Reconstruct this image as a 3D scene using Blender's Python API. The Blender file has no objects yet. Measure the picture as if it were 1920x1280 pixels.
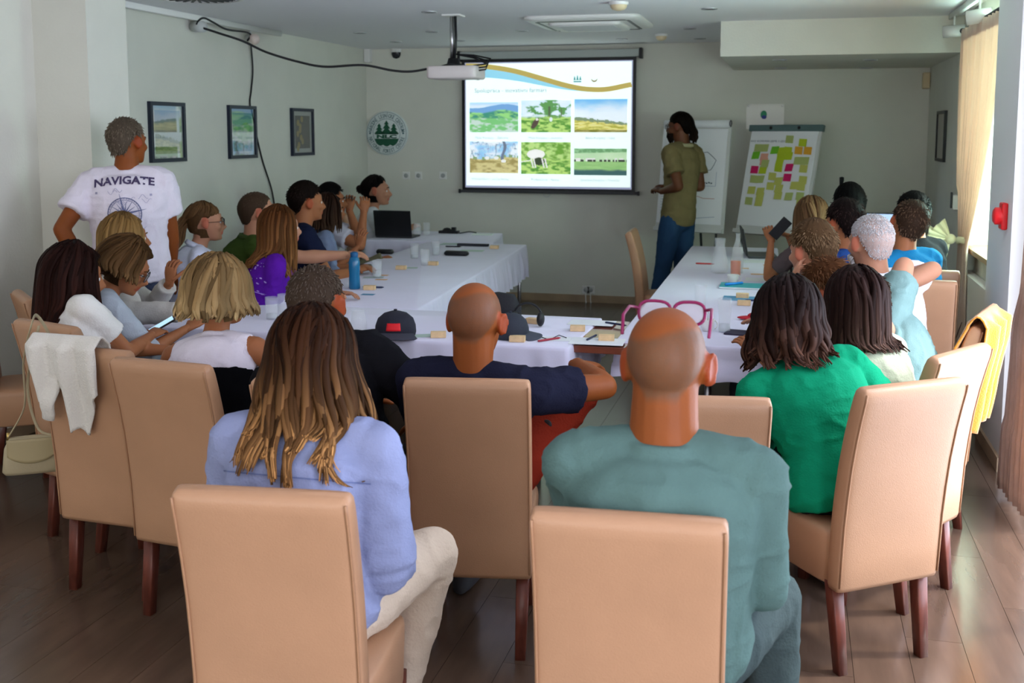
import bpy, math, random
import numpy as np
from mathutils import Vector, Matrix
from mathutils.bvhtree import BVHTree
random.seed(7); rng = np.random.default_rng(7)
SC = bpy.context.scene; COL = SC.collection
# ------------------------------------------------------------------ camera, world, light, exposure
FPX = 2000.0; CXP, CYP = 960.0, 470.0; CAMH = 1.75
_Y = np.array([530., 223., FPX]); _Y /= np.linalg.norm(_Y)
_th = math.atan(223. / FPX); _Z = np.array([0, math.cos(_th), -math.sin(_th)])
_X = np.cross(_Y, _Z); _X /= np.linalg.norm(_X)
if _X[0] < 0: _X = -_X
CM = np.array([_X, _Y, _Z]); CC = np.array([0, 0, CAMH])
def at(px, py, x=None, y=None, z=None, d=None):
    """point of the place seen at a pixel of the photograph, on a known plane or at a known distance"""
    r = CM @ np.array([px - CXP, -(py - CYP), FPX])
    if z is not None: t = (z - CAMH) / r[2]
    elif y is not None: t = y / r[1]
    elif x is not None: t = x / r[0]
    else: t = d / FPX
    return CC + r * t
cam = bpy.data.cameras.new('camera'); co = bpy.data.objects.new('camera', cam); COL.objects.link(co)
m4 = Matrix.Identity(4)
for i in range(3):
    m4[i][0] = CM[i][0]; m4[i][1] = CM[i][1]; m4[i][2] = -CM[i][2]
m4.translation = Vector(CC); co.matrix_world = m4
cam.sensor_width = 36; cam.lens = 36 * FPX / 1920; cam.shift_y = -(640 - CYP) / 1920
cam.clip_start = .05; cam.dof.use_dof = True; cam.dof.focus_distance = 4.0; cam.dof.aperture_fstop = 5.0
SC.camera = co
SC.view_settings.view_transform = 'Standard'; SC.view_settings.look = 'None'
SC.view_settings.gamma = 1; SC.view_settings.use_curve_mapping = False
SC.view_settings.exposure = 0.56
w = bpy.data.worlds.new('sky'); SC.world = w; w.use_nodes = True
w.node_tree.nodes['Background'].inputs[0].default_value = (.80, .92, 1.0, 1)
w.node_tree.nodes['Background'].inputs[1].default_value = 2.2
def area(name, loc, size, rot, power, col):
    l = bpy.data.lights.new(name, 'AREA'); l.shape = 'RECTANGLE'; l.size, l.size_y = size
    l.energy = power; l.color = col
    o = bpy.data.objects.new(name, l); COL.objects.link(o); o.location = loc; o.rotation_euler = rot
    return o
R90 = math.pi / 2
# daylight at the right-hand window openings, then an added fill behind the camera
area('window_area_light', (1.42, 7.25, 1.75), (1.3, 1.5), (0, R90, 0), 84, (.60, 1.0, .86))
area('window_area_light', (1.42, 4.25, 1.25), (2.3, 2.3), (0, R90, 0), 78, (.72, .78, 1.0))
area('window_area_light', (1.42, .3, 1.25), (2.2, 2.3), (0, R90, 0), 62, (.74, .76, 1.0))
area('window_area_light', (-1.6, -2.9, 1.5), (4.2, 1.9), (R90, 0, 0), 31, (1.0, .84, .72))  # added fill from behind the camera, set in an unseen rear window
sun = bpy.data.lights.new('sun', 'SUN'); sun.energy = 2.6; sun.angle = math.radians(5.0); sun.color = (1, .95, .88)
so = bpy.data.objects.new('sun', sun); COL.objects.link(so)
so.rotation_euler = Vector((-0.86, -0.33, -0.92)).to_track_quat('-Z', 'Y').to_euler()

# ------------------------------------------------------------------ materials
MATS = {}
def mat(name, col=(.8, .8, .8), rough=.6, metal=0., spec=.4, emit=None, est=0., trans=0., ior=1.45, attr=False,
        bump=0., bscale=80., var=0., vscale=3., alpha=1., objrand=0., sheen=0., coat=0., stretch=None, band=0.):
    if name in MATS: return MATS[name]
    m = bpy.data.materials.new(name); m.use_nodes = True; nt = m.node_tree; N = nt.nodes; L = nt.links
    b = N['Principled BSDF']
    b.inputs['Base Color'].default_value = (*col, 1); b.inputs['Roughness'].default_value = rough
    b.inputs['Metallic'].default_value = metal; b.inputs['Specular IOR Level'].default_value = spec
    b.inputs['Transmission Weight'].default_value = trans; b.inputs['IOR'].default_value = ior
    b.inputs['Alpha'].default_value = alpha; b.inputs['Sheen Weight'].default_value = sheen
    b.inputs['Coat Weight'].default_value = coat
    tc = N.new('ShaderNodeTexCoord'); mp = N.new('ShaderNodeMapping'); L.new(tc.outputs['Object'], mp.inputs[0])
    if stretch: mp.inputs['Scale'].default_value = stretch
    src = None
    if attr:
        a = N.new('ShaderNodeAttribute'); a.attribute_name = 'Col'; src = a.outputs['Color']
    if var or objrand:
        if src is None:
            rgb = N.new('ShaderNodeRGB'); rgb.outputs[0].default_value = (*col, 1); src = rgb.outputs[0]
        hsv = N.new('ShaderNodeHueSaturation'); L.new(src, hsv.inputs['Color'])
        val = None
        if var:
            nz = N.new('ShaderNodeTexNoise'); nz.inputs['Scale'].default_value = vscale; nz.inputs['Detail'].default_value = 5
            L.new(mp.outputs[0], nz.inputs['Vector'])
            mr = N.new('ShaderNodeMapRange'); mr.inputs[1].default_value = .3; mr.inputs[2].default_value = .7
            mr.inputs[3].default_value = 1 - var; mr.inputs[4].default_value = 1 + var
            L.new(nz.outputs['Fac'], mr.inputs[0]); val = mr.outputs[0]
        if objrand:
            oi = N.new('ShaderNodeObjectInfo'); mr2 = N.new('ShaderNodeMapRange')
            mr2.inputs[3].default_value = 1 - objrand; mr2.inputs[4].default_value = 1 + objrand
            L.new(oi.outputs['Random'], mr2.inputs[0])
            if val is not None:
                mm = N.new('ShaderNodeMath'); mm.operation = 'MULTIPLY'; L.new(val, mm.inputs[0]); L.new(mr2.outputs[0], mm.inputs[1]); val = mm.outputs[0]
            else: val = mr2.outputs[0]
        L.new(val, hsv.inputs['Value']); src = hsv.outputs['Color']
    if src is not None: L.new(src, b.inputs['Base Color'])
    if bump:
        n2 = N.new('ShaderNodeTexNoise'); n2.inputs['Scale'].default_value = bscale; n2.inputs['Detail'].default_value = 3
        L.new(mp.outputs[0], n2.inputs['Vector'])
        bp = N.new('ShaderNodeBump'); bp.inputs['Strength'].default_value = bump; bp.inputs['Distance'].default_value = .01
        L.new(n2.outputs['Fac'], bp.inputs['Height']); L.new(bp.outputs[0], b.inputs['Normal'])
    if emit is not None or est:
        if attr: L.new(src, b.inputs['Emission Color'])
        else: b.inputs['Emission Color'].default_value = (*(emit or col), 1)
        b.inputs['Emission Strength'].default_value = est
    MATS[name] = m; return m
M_WALL = mat('wall_paint', (.70, .69, .61), .85, bump=.12, bscale=60, var=.03)
M_CEIL = mat('ceiling_paint', (.86, .85, .87), .9, bump=.05, bscale=90)
M_WHITE = mat('white_paint', (.78, .77, .75), .6, bump=.02)
M_PLAN = mat('laminate', (.100, .062, .042), .20, spec=.8, var=.16, vscale=3.0, objrand=.10, stretch=(5, .8, 1), bump=.015, bscale=20)
M_SUB = mat('floor_joint', (.05, .032, .02), .8)
M_BASE = mat('baseboard_wood', (.42, .30, .19), .5, var=.15, vscale=6)
M_LEATH = mat('tan_leather', (.43, .235, .130), .42, spec=.45, bump=.10, bscale=260, var=.05, vscale=5)
M_PIPE = mat('leather_piping', (.36, .19, .10), .5)
M_WOOD = mat('dark_cherry_wood', (.115, .028, .016), .35, var=.3, vscale=8, stretch=(6, 6, 1))
M_CLOTH = mat('white_linen', (.74, .71, .86), .9, bump=.12, bscale=300, var=.03, sheen=.2)
M_BLACK = mat('black_plastic', (.012, .012, .014), .4)
M_DARK = mat('dark_grey_plastic', (.05, .05, .055), .45)
M_METAL = mat('steel', (.55, .55, .55), .3, metal=1.)
M_PWHITE = mat('white_plastic', (.80, .79, .76), .4)
M_CREAM = mat('aged_cream_plastic', (.72, .58, .36), .5)
M_GLASS = mat('clear_glass', (.9, .93, .95), .03, spec=1., alpha=.16)
M_WATER = mat('water', (.8, .88, .9), .02, spec=.8, alpha=.25)
M_JUICE = mat('orange_juice', (.95, .22, .01), .3)
M_PAPER = mat('paper', (.82, .82, .84), .8)
M_BLOCK = mat('light_wood_block', (.72, .50, .27), .6, var=.15, vscale=30, stretch=(1, 6, 1))
M_SHOE = mat('shoe_fabric', (.05, .05, .055), .7)
M_SHOEW = mat('white_shoe_fabric', (.7, .7, .72), .7)
def plain(name, col, rough=.7, **k): return mat(name, col, rough, **k)

# ------------------------------------------------------------------ geometry accumulator
V = lambda *a: np.array(a, float)
def nrm(v): v = np.asarray(v, float); return v / (np.linalg.norm(v) + 1e-12)
class G:
    def __init__(s): s.v = []; s.f = []; s.c = []; s.hc = False
    def add(s, vs, fs, col=None):
        b = len(s.v); s.v.extend([tuple(map(float, p)) for p in vs]); s.f.extend([tuple(b + i for i in f) for f in fs])
        if col is not None:
            s.hc = True; s.c.extend([tuple(k) for k in col] if len(col) == len(vs) and hasattr(col[0], '__len__') else [tuple(col)] * len(vs))
        else: s.c.extend([(1, 1, 1)] * len(vs))
        return s
    def box(s, x0, x1, y0, y1, z0, z1, R=None, o=None, col=None):
        vs = [V(x, y, z) for x in (x0, x1) for y in (y0, y1) for z in (z0, z1)]
        if R is not None: vs = [R @ v for v in vs]
        if o is not None: vs = [v + o for v in vs]
        return s.add(vs, [(0, 1, 3, 2), (4, 6, 7, 5), (0, 4, 5, 1), (2, 3, 7, 6), (0, 2, 6, 4), (1, 5, 7, 3)], col)
    def loft(s, secs, n=14, sq=2., cap=0., col=None, closed=True):
        """secs: (centre, ux, uy, rx, ry)"""
        vs = []; fs = []
        th = np.arange(n) * 2 * math.pi / n
        cs, sn = np.cos(th), np.sin(th)
        if sq != 2.: cs, sn = np.sign(cs) * abs(cs) ** (2 / sq), np.sign(sn) * abs(sn) ** (2 / sq)
        for c, ux, uy, rx, ry in secs:
            for k in range(n): vs.append(np.asarray(c) + np.asarray(ux) * rx * cs[k] + np.asarray(uy) * ry * sn[k])
        for i in range(len(secs) - 1):
            for k in range(n):
                k2 = (k + 1) % n; fs.append((i * n + k, i * n + k2, (i + 1) * n + k2, (i + 1) * n + k))
        if closed:
            a, b = np.asarray(secs[0][0]), np.asarray(secs[-1][0])
            da = nrm(a - np.asarray(secs[1][0])); db = nrm(b - np.asarray(secs[-2][0]))
            ia = len(vs); vs.append(a + da * cap * min(secs[0][3], secs[0][4])); vs.append(b + db * cap * min(secs[-1][3], secs[-1][4]))
            L = (len(secs) - 1) * n
            for k in range(n):
                k2 = (k + 1) % n; fs.append((ia, k2, k)); fs.append((ia + 1, L + k, L + k2))
        return s.add(vs, fs, col)
    def tube(s, pts, r, n=8, col=None, cap=.3, up=None, flat=1.):
        pts = [np.asarray(p, float) for p in pts]; secs = []
        t0 = nrm(pts[1] - pts[0]); u = np.asarray(up if up is not None else (V(0, 0, 1) if abs(t0[2]) < .9 else V(1, 0, 0)))
        u = nrm(u - t0 * (u @ t0))
        for i, p in enumerate(pts):
            t = nrm(pts[min(i + 1, len(pts) - 1)] - pts[max(i - 1, 0)])
            u = nrm(u - t * (u @ t)); v = np.cross(t, u)
            ri = r[i] if hasattr(r, '__len__') else r
            secs.append((p, v, u, ri, ri * flat))
        return s.loft(secs, n, cap=cap, col=col)
    def capsule(s, a, b, ra, rb, n=14, flat=1., up=None, mid=None):
        a, b = np.asarray(a, float), np.asarray(b, float); t = nrm(b - a); L = np.linalg.norm(b - a)
        P = [(-ra * .85, ra * .45), (-ra * .5, ra * .85), (0, ra)]
        if mid: P += [(m * L, r) for m, r in mid]
        P += [(L, rb), (L + rb * .5, rb * .85), (L + rb * .85, rb * .45)]
        return s.tube([a + t * p for p, _ in P], [r for _, r in P], n, cap=.25, flat=flat, up=up)
    def ell(s, c, R, rad, nu=16, nv=10, col=None):
        vs = []; fs = []; c = np.asarray(c, float)
        for j in range(1, nv):
            ph = math.pi * j / nv
            for i in range(nu):
                th = 2 * math.pi * i / nu
                vs.append(c + R @ V(rad[0] * math.sin(ph) * math.cos(th), rad[1] * math.sin(ph) * math.sin(th), rad[2] * math.cos(ph)))
        for j in range(nv - 2):
            for i in range(nu):
                i2 = (i + 1) % nu; fs.append((j * nu + i, (j + 1) * nu + i, (j + 1) * nu + i2, j * nu + i2))
        a = len(vs); vs += [c + R @ V(0, 0, rad[2]), c + R @ V(0, 0, -rad[2])]; Lr = (nv - 2) * nu
        for i in range(nu):
            i2 = (i + 1) % nu; fs.append((a, i, i2)); fs.append((a + 1, Lr + i2, Lr + i))
        return s.add(vs, fs, col)
    def lathe(s, prof, c=(0, 0, 0), n=24, axis='z', col=None):
        vs = []; fs = []; c = np.asarray(c, float)
        for r, h in prof:
            for k in range(n):
                t = 2 * math.pi * k / n; p = (r * math.cos(t), r * math.sin(t), h)
                if axis == 'y': p = (p[0], p[2], p[1])
                if axis == 'x': p = (p[2], p[0], p[1])
                vs.append(c + V(*p))
        for i in range(len(prof) - 1):
            for k in range(n):
                k2 = (k + 1) % n; fs.append((i * n + k, i * n + k2, (i + 1) * n + k2, (i + 1) * n + k))
        return s.add(vs, fs, col)
    def prism(s, poly, y0, y1, col=None):       # poly in (x,z), extruded along y
        n = len(poly); vs = [V(p[0], y0, p[1]) for p in poly] + [V(p[0], y1, p[1]) for p in poly]
        fs = [tuple(range(n)), tuple(range(2 * n - 1, n - 1, -1))] + [(k, n + k, n + (k + 1) % n, (k + 1) % n) for k in range(n)]
        return s.add(vs, fs, col)
    def grid(s, fn, nu, nv, col=None):
        vs = [fn(i / nu, j / nv) for j in range(nv + 1) for i in range(nu + 1)]
        fs = [(j * (nu + 1) + i, j * (nu + 1) + i + 1, (j + 1) * (nu + 1) + i + 1, (j + 1) * (nu + 1) + i) for j in range(nv) for i in range(nu)]
        cc = None
        if col is not None: cc = [col(i / nu, j / nv) for j in range(nv + 1) for i in range(nu + 1)]
        return s.add(vs, fs, cc)
    def build(s, name, m, parent=None, smooth=True, flat_ang=None, solid=0., bevel=0.):
        me = bpy.data.meshes.new(name); off = V(0, 0, 0); q = parent
        while q is not None and not q.get('_rot'): off = off + np.array(q.location); q = q.parent
        me.from_pydata([tuple(np.array(v) - off) for v in s.v], [], s.f); me.update()
        if s.hc:
            ca = me.color_attributes.new('Col', 'FLOAT_COLOR', 'POINT')
            ca.data.foreach_set('color', np.array([(*c, 1.) for c in s.c], np.float32).ravel())
        me.materials.append(m)
        if smooth: me.shade_smooth()
        o = bpy.data.objects.new(name, me); COL.objects.link(o)
        if parent is not None: o.parent = parent
        if solid:
            md = o.modifiers.new('s', 'SOLIDIFY'); md.thickness = solid; md.offset = 0
        if bevel:
            md = o.modifiers.new('b', 'BEVEL'); md.width = bevel; md.segments = 2; md.limit_method = 'ANGLE'
            if smooth: pass
        return o
def tag(o, label=None, cat=None, group=None, kind=None):
    if label: o['label'] = label
    if cat: o['category'] = cat
    if group: o['group'] = group
    if kind: o['kind'] = kind
    return o
def empty(name, loc, rz=0., label=None, cat=None, group=None, rot=False):
    o = bpy.data.objects.new(name, None); COL.objects.link(o); o.location = loc; o.rotation_euler = (0, 0, rz)
    o.empty_display_size = .1
    if rot: o['_rot'] = 1
    return tag(o, label, cat, group)
def copy_tree(o, parent=None):
    c = o.copy(); COL.objects.link(c); c.parent = parent
    for ch in list(o.children): copy_tree(ch, c)
    return c
def bx(name, m, x0, x1, y0, y1, z0, z1, parent=None, kind=None, bevel=0., **k):
    o = G().box(x0, x1, y0, y1, z0, z1).build(name, m, parent, smooth=False, bevel=bevel)
    if kind: o['kind'] = kind
    return tag(o, **k)
def text_polys(txt, size, curve_res=2, bold=0.):
    """flat text as (verts, faces) in x,y; origin centre bottom"""
    cu = bpy.data.curves.new('t', 'FONT'); cu.body = txt; cu.size = size; cu.align_x = 'CENTER'; cu.resolution_u = curve_res; cu.offset = bold * size
    o = bpy.data.objects.new('t', cu); COL.objects.link(o)
    dg = bpy.context.evaluated_depsgraph_get(); me = bpy.data.meshes.new_from_object(o.evaluated_get(dg))
    vs = [(v.co.x, v.co.y) for v in me.vertices]; fs = [tuple(p.vertices) for p in me.polygons]
    bpy.data.objects.remove(o); bpy.data.curves.remove(cu); bpy.data.meshes.remove(me)
    return vs, fs

# ------------------------------------------------------------------ room
YB, XL, XR, ZC = 10.75, -4.44, 1.21, 2.62
YF = -3.0
S = 'structure'
bx('floor', M_SUB, XL - .3, XR + .35, YF, YB, -.06, -.012, kind=S)
FLOOR = bpy.data.objects['floor']
pw, plen = .187, 1.29
pm = None; pr = 0
for i in range(int((XR + .30 - XL) / pw) + 1):
    x0 = XL + i * pw; y = 2.0 - (i * .37 % 1) * plen
    while y < YB:
        y1 = min(y + plen, YB)
        full = abs(y1 - y - plen) < 1e-6
        if pm is None or not full:
            me_o = G().box(0.0008, pw - .0008, 0.0008, (y1 - y) - .0008, -.012, 0).build('floor_plank', M_PLAN, FLOOR, smooth=False)
            if full: pm = me_o.data
            me_o.location = (x0, y, 0)
        else:
            o = bpy.data.objects.new('floor_plank', pm); COL.objects.link(o); o.parent = FLOOR; o.location = (x0, y, 0)
        pr += 1; y = y1
bx('floor_plank', M_PLAN, XL - .3, XR + .35, YF, .715, -.012, -.0005, parent=FLOOR)
bx('ceiling', M_CEIL, XL - .3, XR + .6, YF, YB + .1, ZC, ZC + .12, kind=S)
bx('wall_back', M_WALL, XL - .2, XR + .5, YB, YB + .15, 0, ZC, kind=S)
bx('wall_left', M_WALL, XL - .15, XL, 5.7, YB, 0, ZC, kind=S)
bx('wall_left', M_WALL, -4.44, -4.28, YF, 5.4, 0, ZC, kind=S)
bx('trim_1', M_WALL, -4.44, -3.92, 5.36, 5.74, 0, ZC, kind=S)          # pilaster
# right wall with two openings
def wr(y0, y1, z0=0, z1=ZC, x0=XR, x1=XR + .3, m=M_WALL): return bx('wall_right', m, x0, x1, y0, y1, z0, z1, kind=S)
wr(7.98, YB); wr(6.5, 7.98, 0, .95); wr(6.5, 7.98, 2.45, ZC)
wr(5.55, 6.5); bx('trim_2', M_WHITE, 1.075, XR, 5.84, 6.5, 0, ZC, kind=S)   # pillar in front of the wall
wr(2.9, 5.55, 2.42, ZC); wr(1.5, 2.9); wr(-.9, 1.5, 2.42, ZC); wr(YF, -.9)
# unseen wall behind the camera; its wide window is added to carry the fill light
bx('wall_front', M_WALL, XL, XR + .3, YF - .15, YF, 0, .5, kind=S); bx('wall_front', M_WALL, XL, XR + .3, YF - .15, YF, 2.45, ZC, kind=S)
bx('wall_front', M_WALL, XL, -3.8, YF - .15, YF, .5, 2.45, kind=S); bx('wall_front', M_WALL, .6, XR + .3, YF - .15, YF, .5, 2.45, kind=S)
def window(n, axis, a0, a1, z0, z1, pos, mull):
    root = empty('window_%d' % n, (0, 0, 0)); root['kind'] = S
    def b(nm, u0, u1, w0, w1, m, t=.05, p=0.):
        if axis == 'x': return bx(nm, m, pos + p, pos + p + t, u0, u1, w0, w1, parent=root)
        return bx(nm, m, u0, u1, pos + p, pos + p + t, w0, w1, parent=root)
    fr = .06
    b('window_frame', a0, a1, z0, z0 + fr, M_PWHITE); b('window_frame', a0, a1, z1 - fr, z1, M_PWHITE)
    b('window_frame', a0, a0 + fr, z0, z1, M_PWHITE); b('window_frame', a1 - fr, a1, z0, z1, M_PWHITE)
    for q in mull: b('window_frame', q - fr / 2, q + fr / 2, z0, z1, M_PWHITE)
    b('pane', a0, a1, z0, z1, mat('window_glass', (1, 1, 1), 0., trans=1., ior=1.02, alpha=.12), .006, .02)
    return root
window(1, 'x', 6.5, 7.98, .95, 2.45, 1.45, (7.24,))
window(2, 'x', 2.9, 5.55, 0.02, 2.42, 1.45, (4.2,))
window(3, 'x', -.9, 1.5, 0.02, 2.42, 1.45, (.3,))
window(4, 'y', -3.8, .6, .5, 2.45, -3.1, (-2.3, -.9))  # unseen rear window, added around the fill light
bx('window_sill', mat('sill_wood', (.33, .16, .07), .4, var=.2), 1.16, 1.45, 6.52, 7.96, .935, .97, parent=bpy.data.objects['window_1'])
bx('baseboard_back', M_BASE, XL, XR, YB - .015, YB, 0, .075, kind=S)
bx('baseboard_left', M_BASE, XL, XL + .015, 5.74, YB - .015, 0, .075, kind=S)
bx('baseboard_left', M_BASE, -4.28, -4.265, YF, 5.36, 0, .075, kind=S)
bx('baseboard_right', M_BASE, XR - .015, XR, 6.5, YB - .015, 0, .075, kind=S)
bx('baseboard_right', M_BASE, 1.06, 1.075, 5.825, 6.5, 0, .075, kind=S)
bx('baseboard_right', M_BASE, 1.075, 1.21, 5.825, 5.84, 0, .075, kind=S)
# soffit over the flip charts
bx('trim_3', M_WALL, -.59, XR, 8.75, YB, 2.345, ZC, kind=S)
exec_after = []
# ------------------------------------------------------------------ chairs
def make_chair(label):
    t = empty('dining_chair', (0, 0, 0), label=label, cat='chair', group='tan leather high-backed chairs', rot=True)
    X, Yv, Z = V(1, 0, 0), V(0, 1, 0), V(0, 0, 1)
    sec = []
    for z, sx, sy in ((.285, .192, .20), (.295, .200, .208), (.40, .204, .212), (.44, .205, .213), (.458, .203, .210), (.468, .194, .20), (.474, .15, .16)):
        sec.append((V(0, .015, z), X, Yv, sx, sy))
    G().loft(sec, 28, sq=7).build('seat', M_LEATH, t)
    prof = [(.285, -.200, .030, .200), (.30, -.201, .034, .203), (.40, -.205, .036, .204), (.50, -.211, .036, .204), (.60, -.222, .036, .204), (.70, -.237, .035, .204),
            (.80, -.258, .034, .204), (.88, -.279, .033, .204), (.93, -.294, .032, .204), (.952, -.301, .029, .203), (.964, -.305, .022, .199), (.970, -.307, .010, .190)]
    sec = []
    for i, (z, y, th, wd) in enumerate(prof):
        a = prof[max(i - 1, 0)]; b = prof[min(i + 1, len(prof) - 1)]
        tg = nrm(V(0, b[1] - a[1], b[0] - a[0])); ny = np.cross(tg, X)
        sec.append((V(0, y, z), X, -ny, wd, th))
    G().loft(sec, 40, sq=8).build('backrest', M_LEATH, t)
    for sx in (-1, 1): G().tube([V(sx * .197, p[1] - p[2] * .93, p[0]) for p in prof[1:10]], .0035, 6).build('piping', M_PIPE, t)
    for sx in (-1, 1):
        for sy in (-1, 1):
            g = G(); b = V(sx * .172, .015 + sy * .185, .30); e = V(sx * .165, .015 + sy * .195 - (.03 if sy < 0 else 0), 0)
            g.loft([(e, X, Yv, .018, .018), (e * .5 + b * .5, X, Yv, .021, .021), (b, X, Yv, .023, .023)], 16, sq=7)
            g.build('leg', M_WOOD, t)
    return t
_ch0 = None
def chair(x, y, yaw, label):
    global _ch0
    if _ch0 is None: _ch0 = make_chair(label); c = _ch0
    else: c = copy_tree(_ch0)
    c['label'] = label
    c.location = (x, y, 0); c.rotation_euler = (0, 0, math.radians(yaw)); return c
# ------------------------------------------------------------------ numpy value noise
def _h(i, j, k):
    n = (i * 374761393 + j * 668265263 + k * 2147483647 + 1013904223) & 0xffffffff
    n = ((n ^ (n >> 13)) * 1274126177) & 0xffffffff
    return ((n ^ (n >> 16)) & 0xffff) / 65535.
def vnoise(P):
    P = np.asarray(P); I = np.floor(P).astype(np.int64); F = P - I; F = F * F * (3 - 2 * F); r = 0
    for a in (0, 1):
        for b in (0, 1):
            for c in (0, 1):
                wgt = (F[:, 0] if a else 1 - F[:, 0]) * (F[:, 1] if b else 1 - F[:, 1]) * (F[:, 2] if c else 1 - F[:, 2])
                r = r + wgt * _h(I[:, 0] + a, I[:, 1] + b, I[:, 2] + c)
    return r
# ------------------------------------------------------------------ people
PENDING = []     # objects to remesh in one go
def rotz(a): c, s = math.cos(a), math.sin(a); return np.array([[c, -s, 0], [s, c, 0], [0, 0, 1]])
def rotx(a): c, s = math.cos(a), math.sin(a); return np.array([[1, 0, 0], [0, c, -s], [0, s, c]])
def roty(a): c, s = math.cos(a), math.sin(a); return np.array([[c, 0, s], [0, 1, 0], [-s, 0, c]])
def ik(a, b, l1, l2, hint):
    a, b = np.asarray(a, float), np.asarray(b, float); d = np.linalg.norm(b - a); d = min(d, (l1 + l2) * .995); t = nrm(b - a); b = a + t * d
    x = (l1 * l1 - l2 * l2 + d * d) / (2 * d); h = math.sqrt(max(l1 * l1 - x * x, 1e-6))
    hv = np.asarray(hint, float); hv = nrm(hv - t * (hv @ t)); return a + t * x + hv * h, b
def hand(g, wrist, dirv, palm_n, side, s, curl=.5, spread=.12, col=None):
    """palm with five separate bent fingers; palm_n points out of the palm; side=+1 right hand"""
    d = nrm(dirv); n = np.asarray(palm_n, float); n = nrm(n - d * (n @ d)); lat = np.cross(d, n) * side   # towards the thumb
    W = np.asarray(wrist, float)
    secs = [(W - d * .02 * s, lat, n, .024 * s, .019 * s), (W + d * .02 * s, lat, n, .031 * s, .017 * s), (W + d * .055 * s, lat, n, .040 * s, .0155 * s), (W + d * .088 * s, lat, n, .039 * s, .012 * s)]
    g.loft(secs, 14, cap=.4, col=col)
    for k, (u, L, r) in enumerate(((.029, .068, .0088), (.010, .077, .0092), (-.010, .071, .0088), (-.028, .056, .0078))):
        p = W + d * .082 * s + lat * u * s; dd = nrm(d + lat * spread * (1.2 - k * .8)); pts = [p - dd * .012 * s, p]; a = curl * .55
        for j, fr in enumerate((.44, .32, .24)):
            ca, sa = math.cos(a), math.sin(a); p = p + (dd * ca + n * sa) * L * fr * s; pts.append(p); a += curl * (.75 if j == 0 else .6)
        g.tube(pts, [r * s, r * s, r * .97 * s, r * .9 * s, r * .72 * s], 8, cap=.7, col=col)
    p = W + d * .028 * s + lat * .027 * s; dd = nrm(d * .72 + lat * .75 + n * .25)
    p2 = p + dd * .036 * s; d2 = nrm(dd + n * curl * .7 - lat * curl * .4); p3 = p2 + d2 * .028 * s; p4 = p3 + nrm(d2 + n * curl * .4 - lat * .2) * .022 * s
    g.tube([p - dd * .012 * s, p, p2, p3, p4], [.012 * s, .0125 * s, .0105 * s, .0098 * s, .0075 * s], 8, cap=.7, col=col)
def head_geo(g, H, R, s, face=1.):
    P = lambda x, y, z: H + R @ (V(x, y, z) * s)
    X, Yv = R @ V(1, 0, 0), R @ V(0, 1, 0)
    g.ell(P(0, -.014, .026), R, np.array([.0775, .0975, .090]) * s, 28, 20)
    g.loft([(P(0, y, z), X, Yv, a * s, b * s) for z, y, a, b in ((.05, .016, .066, .078), (.01, .020, .0675, .0755), (-.03, .026, .064, .068), (-.06, .030, .057, .062), (-.088, .040, .045, .050), (-.105, .050, .030, .036))], 20, cap=.35)
    g.tube([P(0, .088, .018), P(0, .103, -.008), P(0, .1165, -.030), P(0, .104, -.042)], [.008 * s, .0095 * s, .0125 * s, .009 * s], 10, cap=.6)
    for q in (-1, 1):
        g.ell(P(q * .013, .100, -.036), R, np.array([.009, .010, .008]) * s, 8, 6)
        g.capsule(P(q * .012, .088, .020), P(q * .048, .074, .020), .0105 * s, .009 * s, 8)
        g.ell(P(q * .038, .066, -.026), R, np.array([.026, .026, .022]) * s, 12, 8)
        Re = R @ rotz(-q * .45) @ rotx(-.12)
        g.ell(P(q * .0835, -.008, -.004), Re, np.array([.0085, .018, .032]) * s, 12, 10)
        pts = [P(q * .0865, -.008, -.004) + Re @ (V(.004, .0165 * math.cos(a), .0315 * math.sin(a)) * s) for a in np.linspace(-1.2, 3.9, 12)]
        g.tube(pts, .0052 * s, 6)
        g.ell(P(q * .0800, -.004, -.030), R, np.array([.007, .008, .010]) * s, 8, 6)
    g.ell(P(0, .092, -.060), R, np.array([.024, .012, .0065]) * s, 12, 8)
    g.ell(P(0, .090, -.071), R, np.array([.020, .012, .0065]) * s, 12, 8)
    g.ell(P(0, .080, -.095), R, np.array([.020, .018, .015]) * s, 10, 8)
SKULLC, SKULLR = V(0, -.014, .026), V(.0775, .0975, .090)
def hairline(phi):   # elevation (deg) of the hair edge for azimuth phi from the front, in degrees
    a = abs(phi); xs = [0, 35, 55, 70, 78, 86, 98, 110, 130, 150, 180]; ys = [36, 33, 20, 5, -3, 2, 3, -22, -46, -56, -56]
    return np.interp(a, xs, ys)
def scalp(phi, el, t=0.):
    """point on the hair-bearing surface in head coordinates: skull above, nape below"""
    if el >= -25: d = sdir(phi, el); return SKULLC + SKULLR * d + d * t, d
    d = sdir(phi, -25); p = SKULLC + SKULLR * d; k = (-25 - el) / 40.
    r = V(-math.sin(math.radians(phi)), math.cos(math.radians(phi)), 0); q = V(0, -.014, 0) + V(.060, .060, 0) * r + V(0, 0, p[2] - .072 * k)
    kk = min(1, k * 1.1) ** 1.2; out = nrm(V(d[0], d[1], -.05)); return V(p[0] * (1 - kk) + q[0] * kk, p[1] * (1 - kk) + q[1] * kk, q[2]) + out * t, out
def sdir(phi, el): p, e = math.radians(phi), math.radians(el); return V(-math.sin(p) * math.cos(e), math.cos(p) * math.cos(e), math.sin(e))
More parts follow.
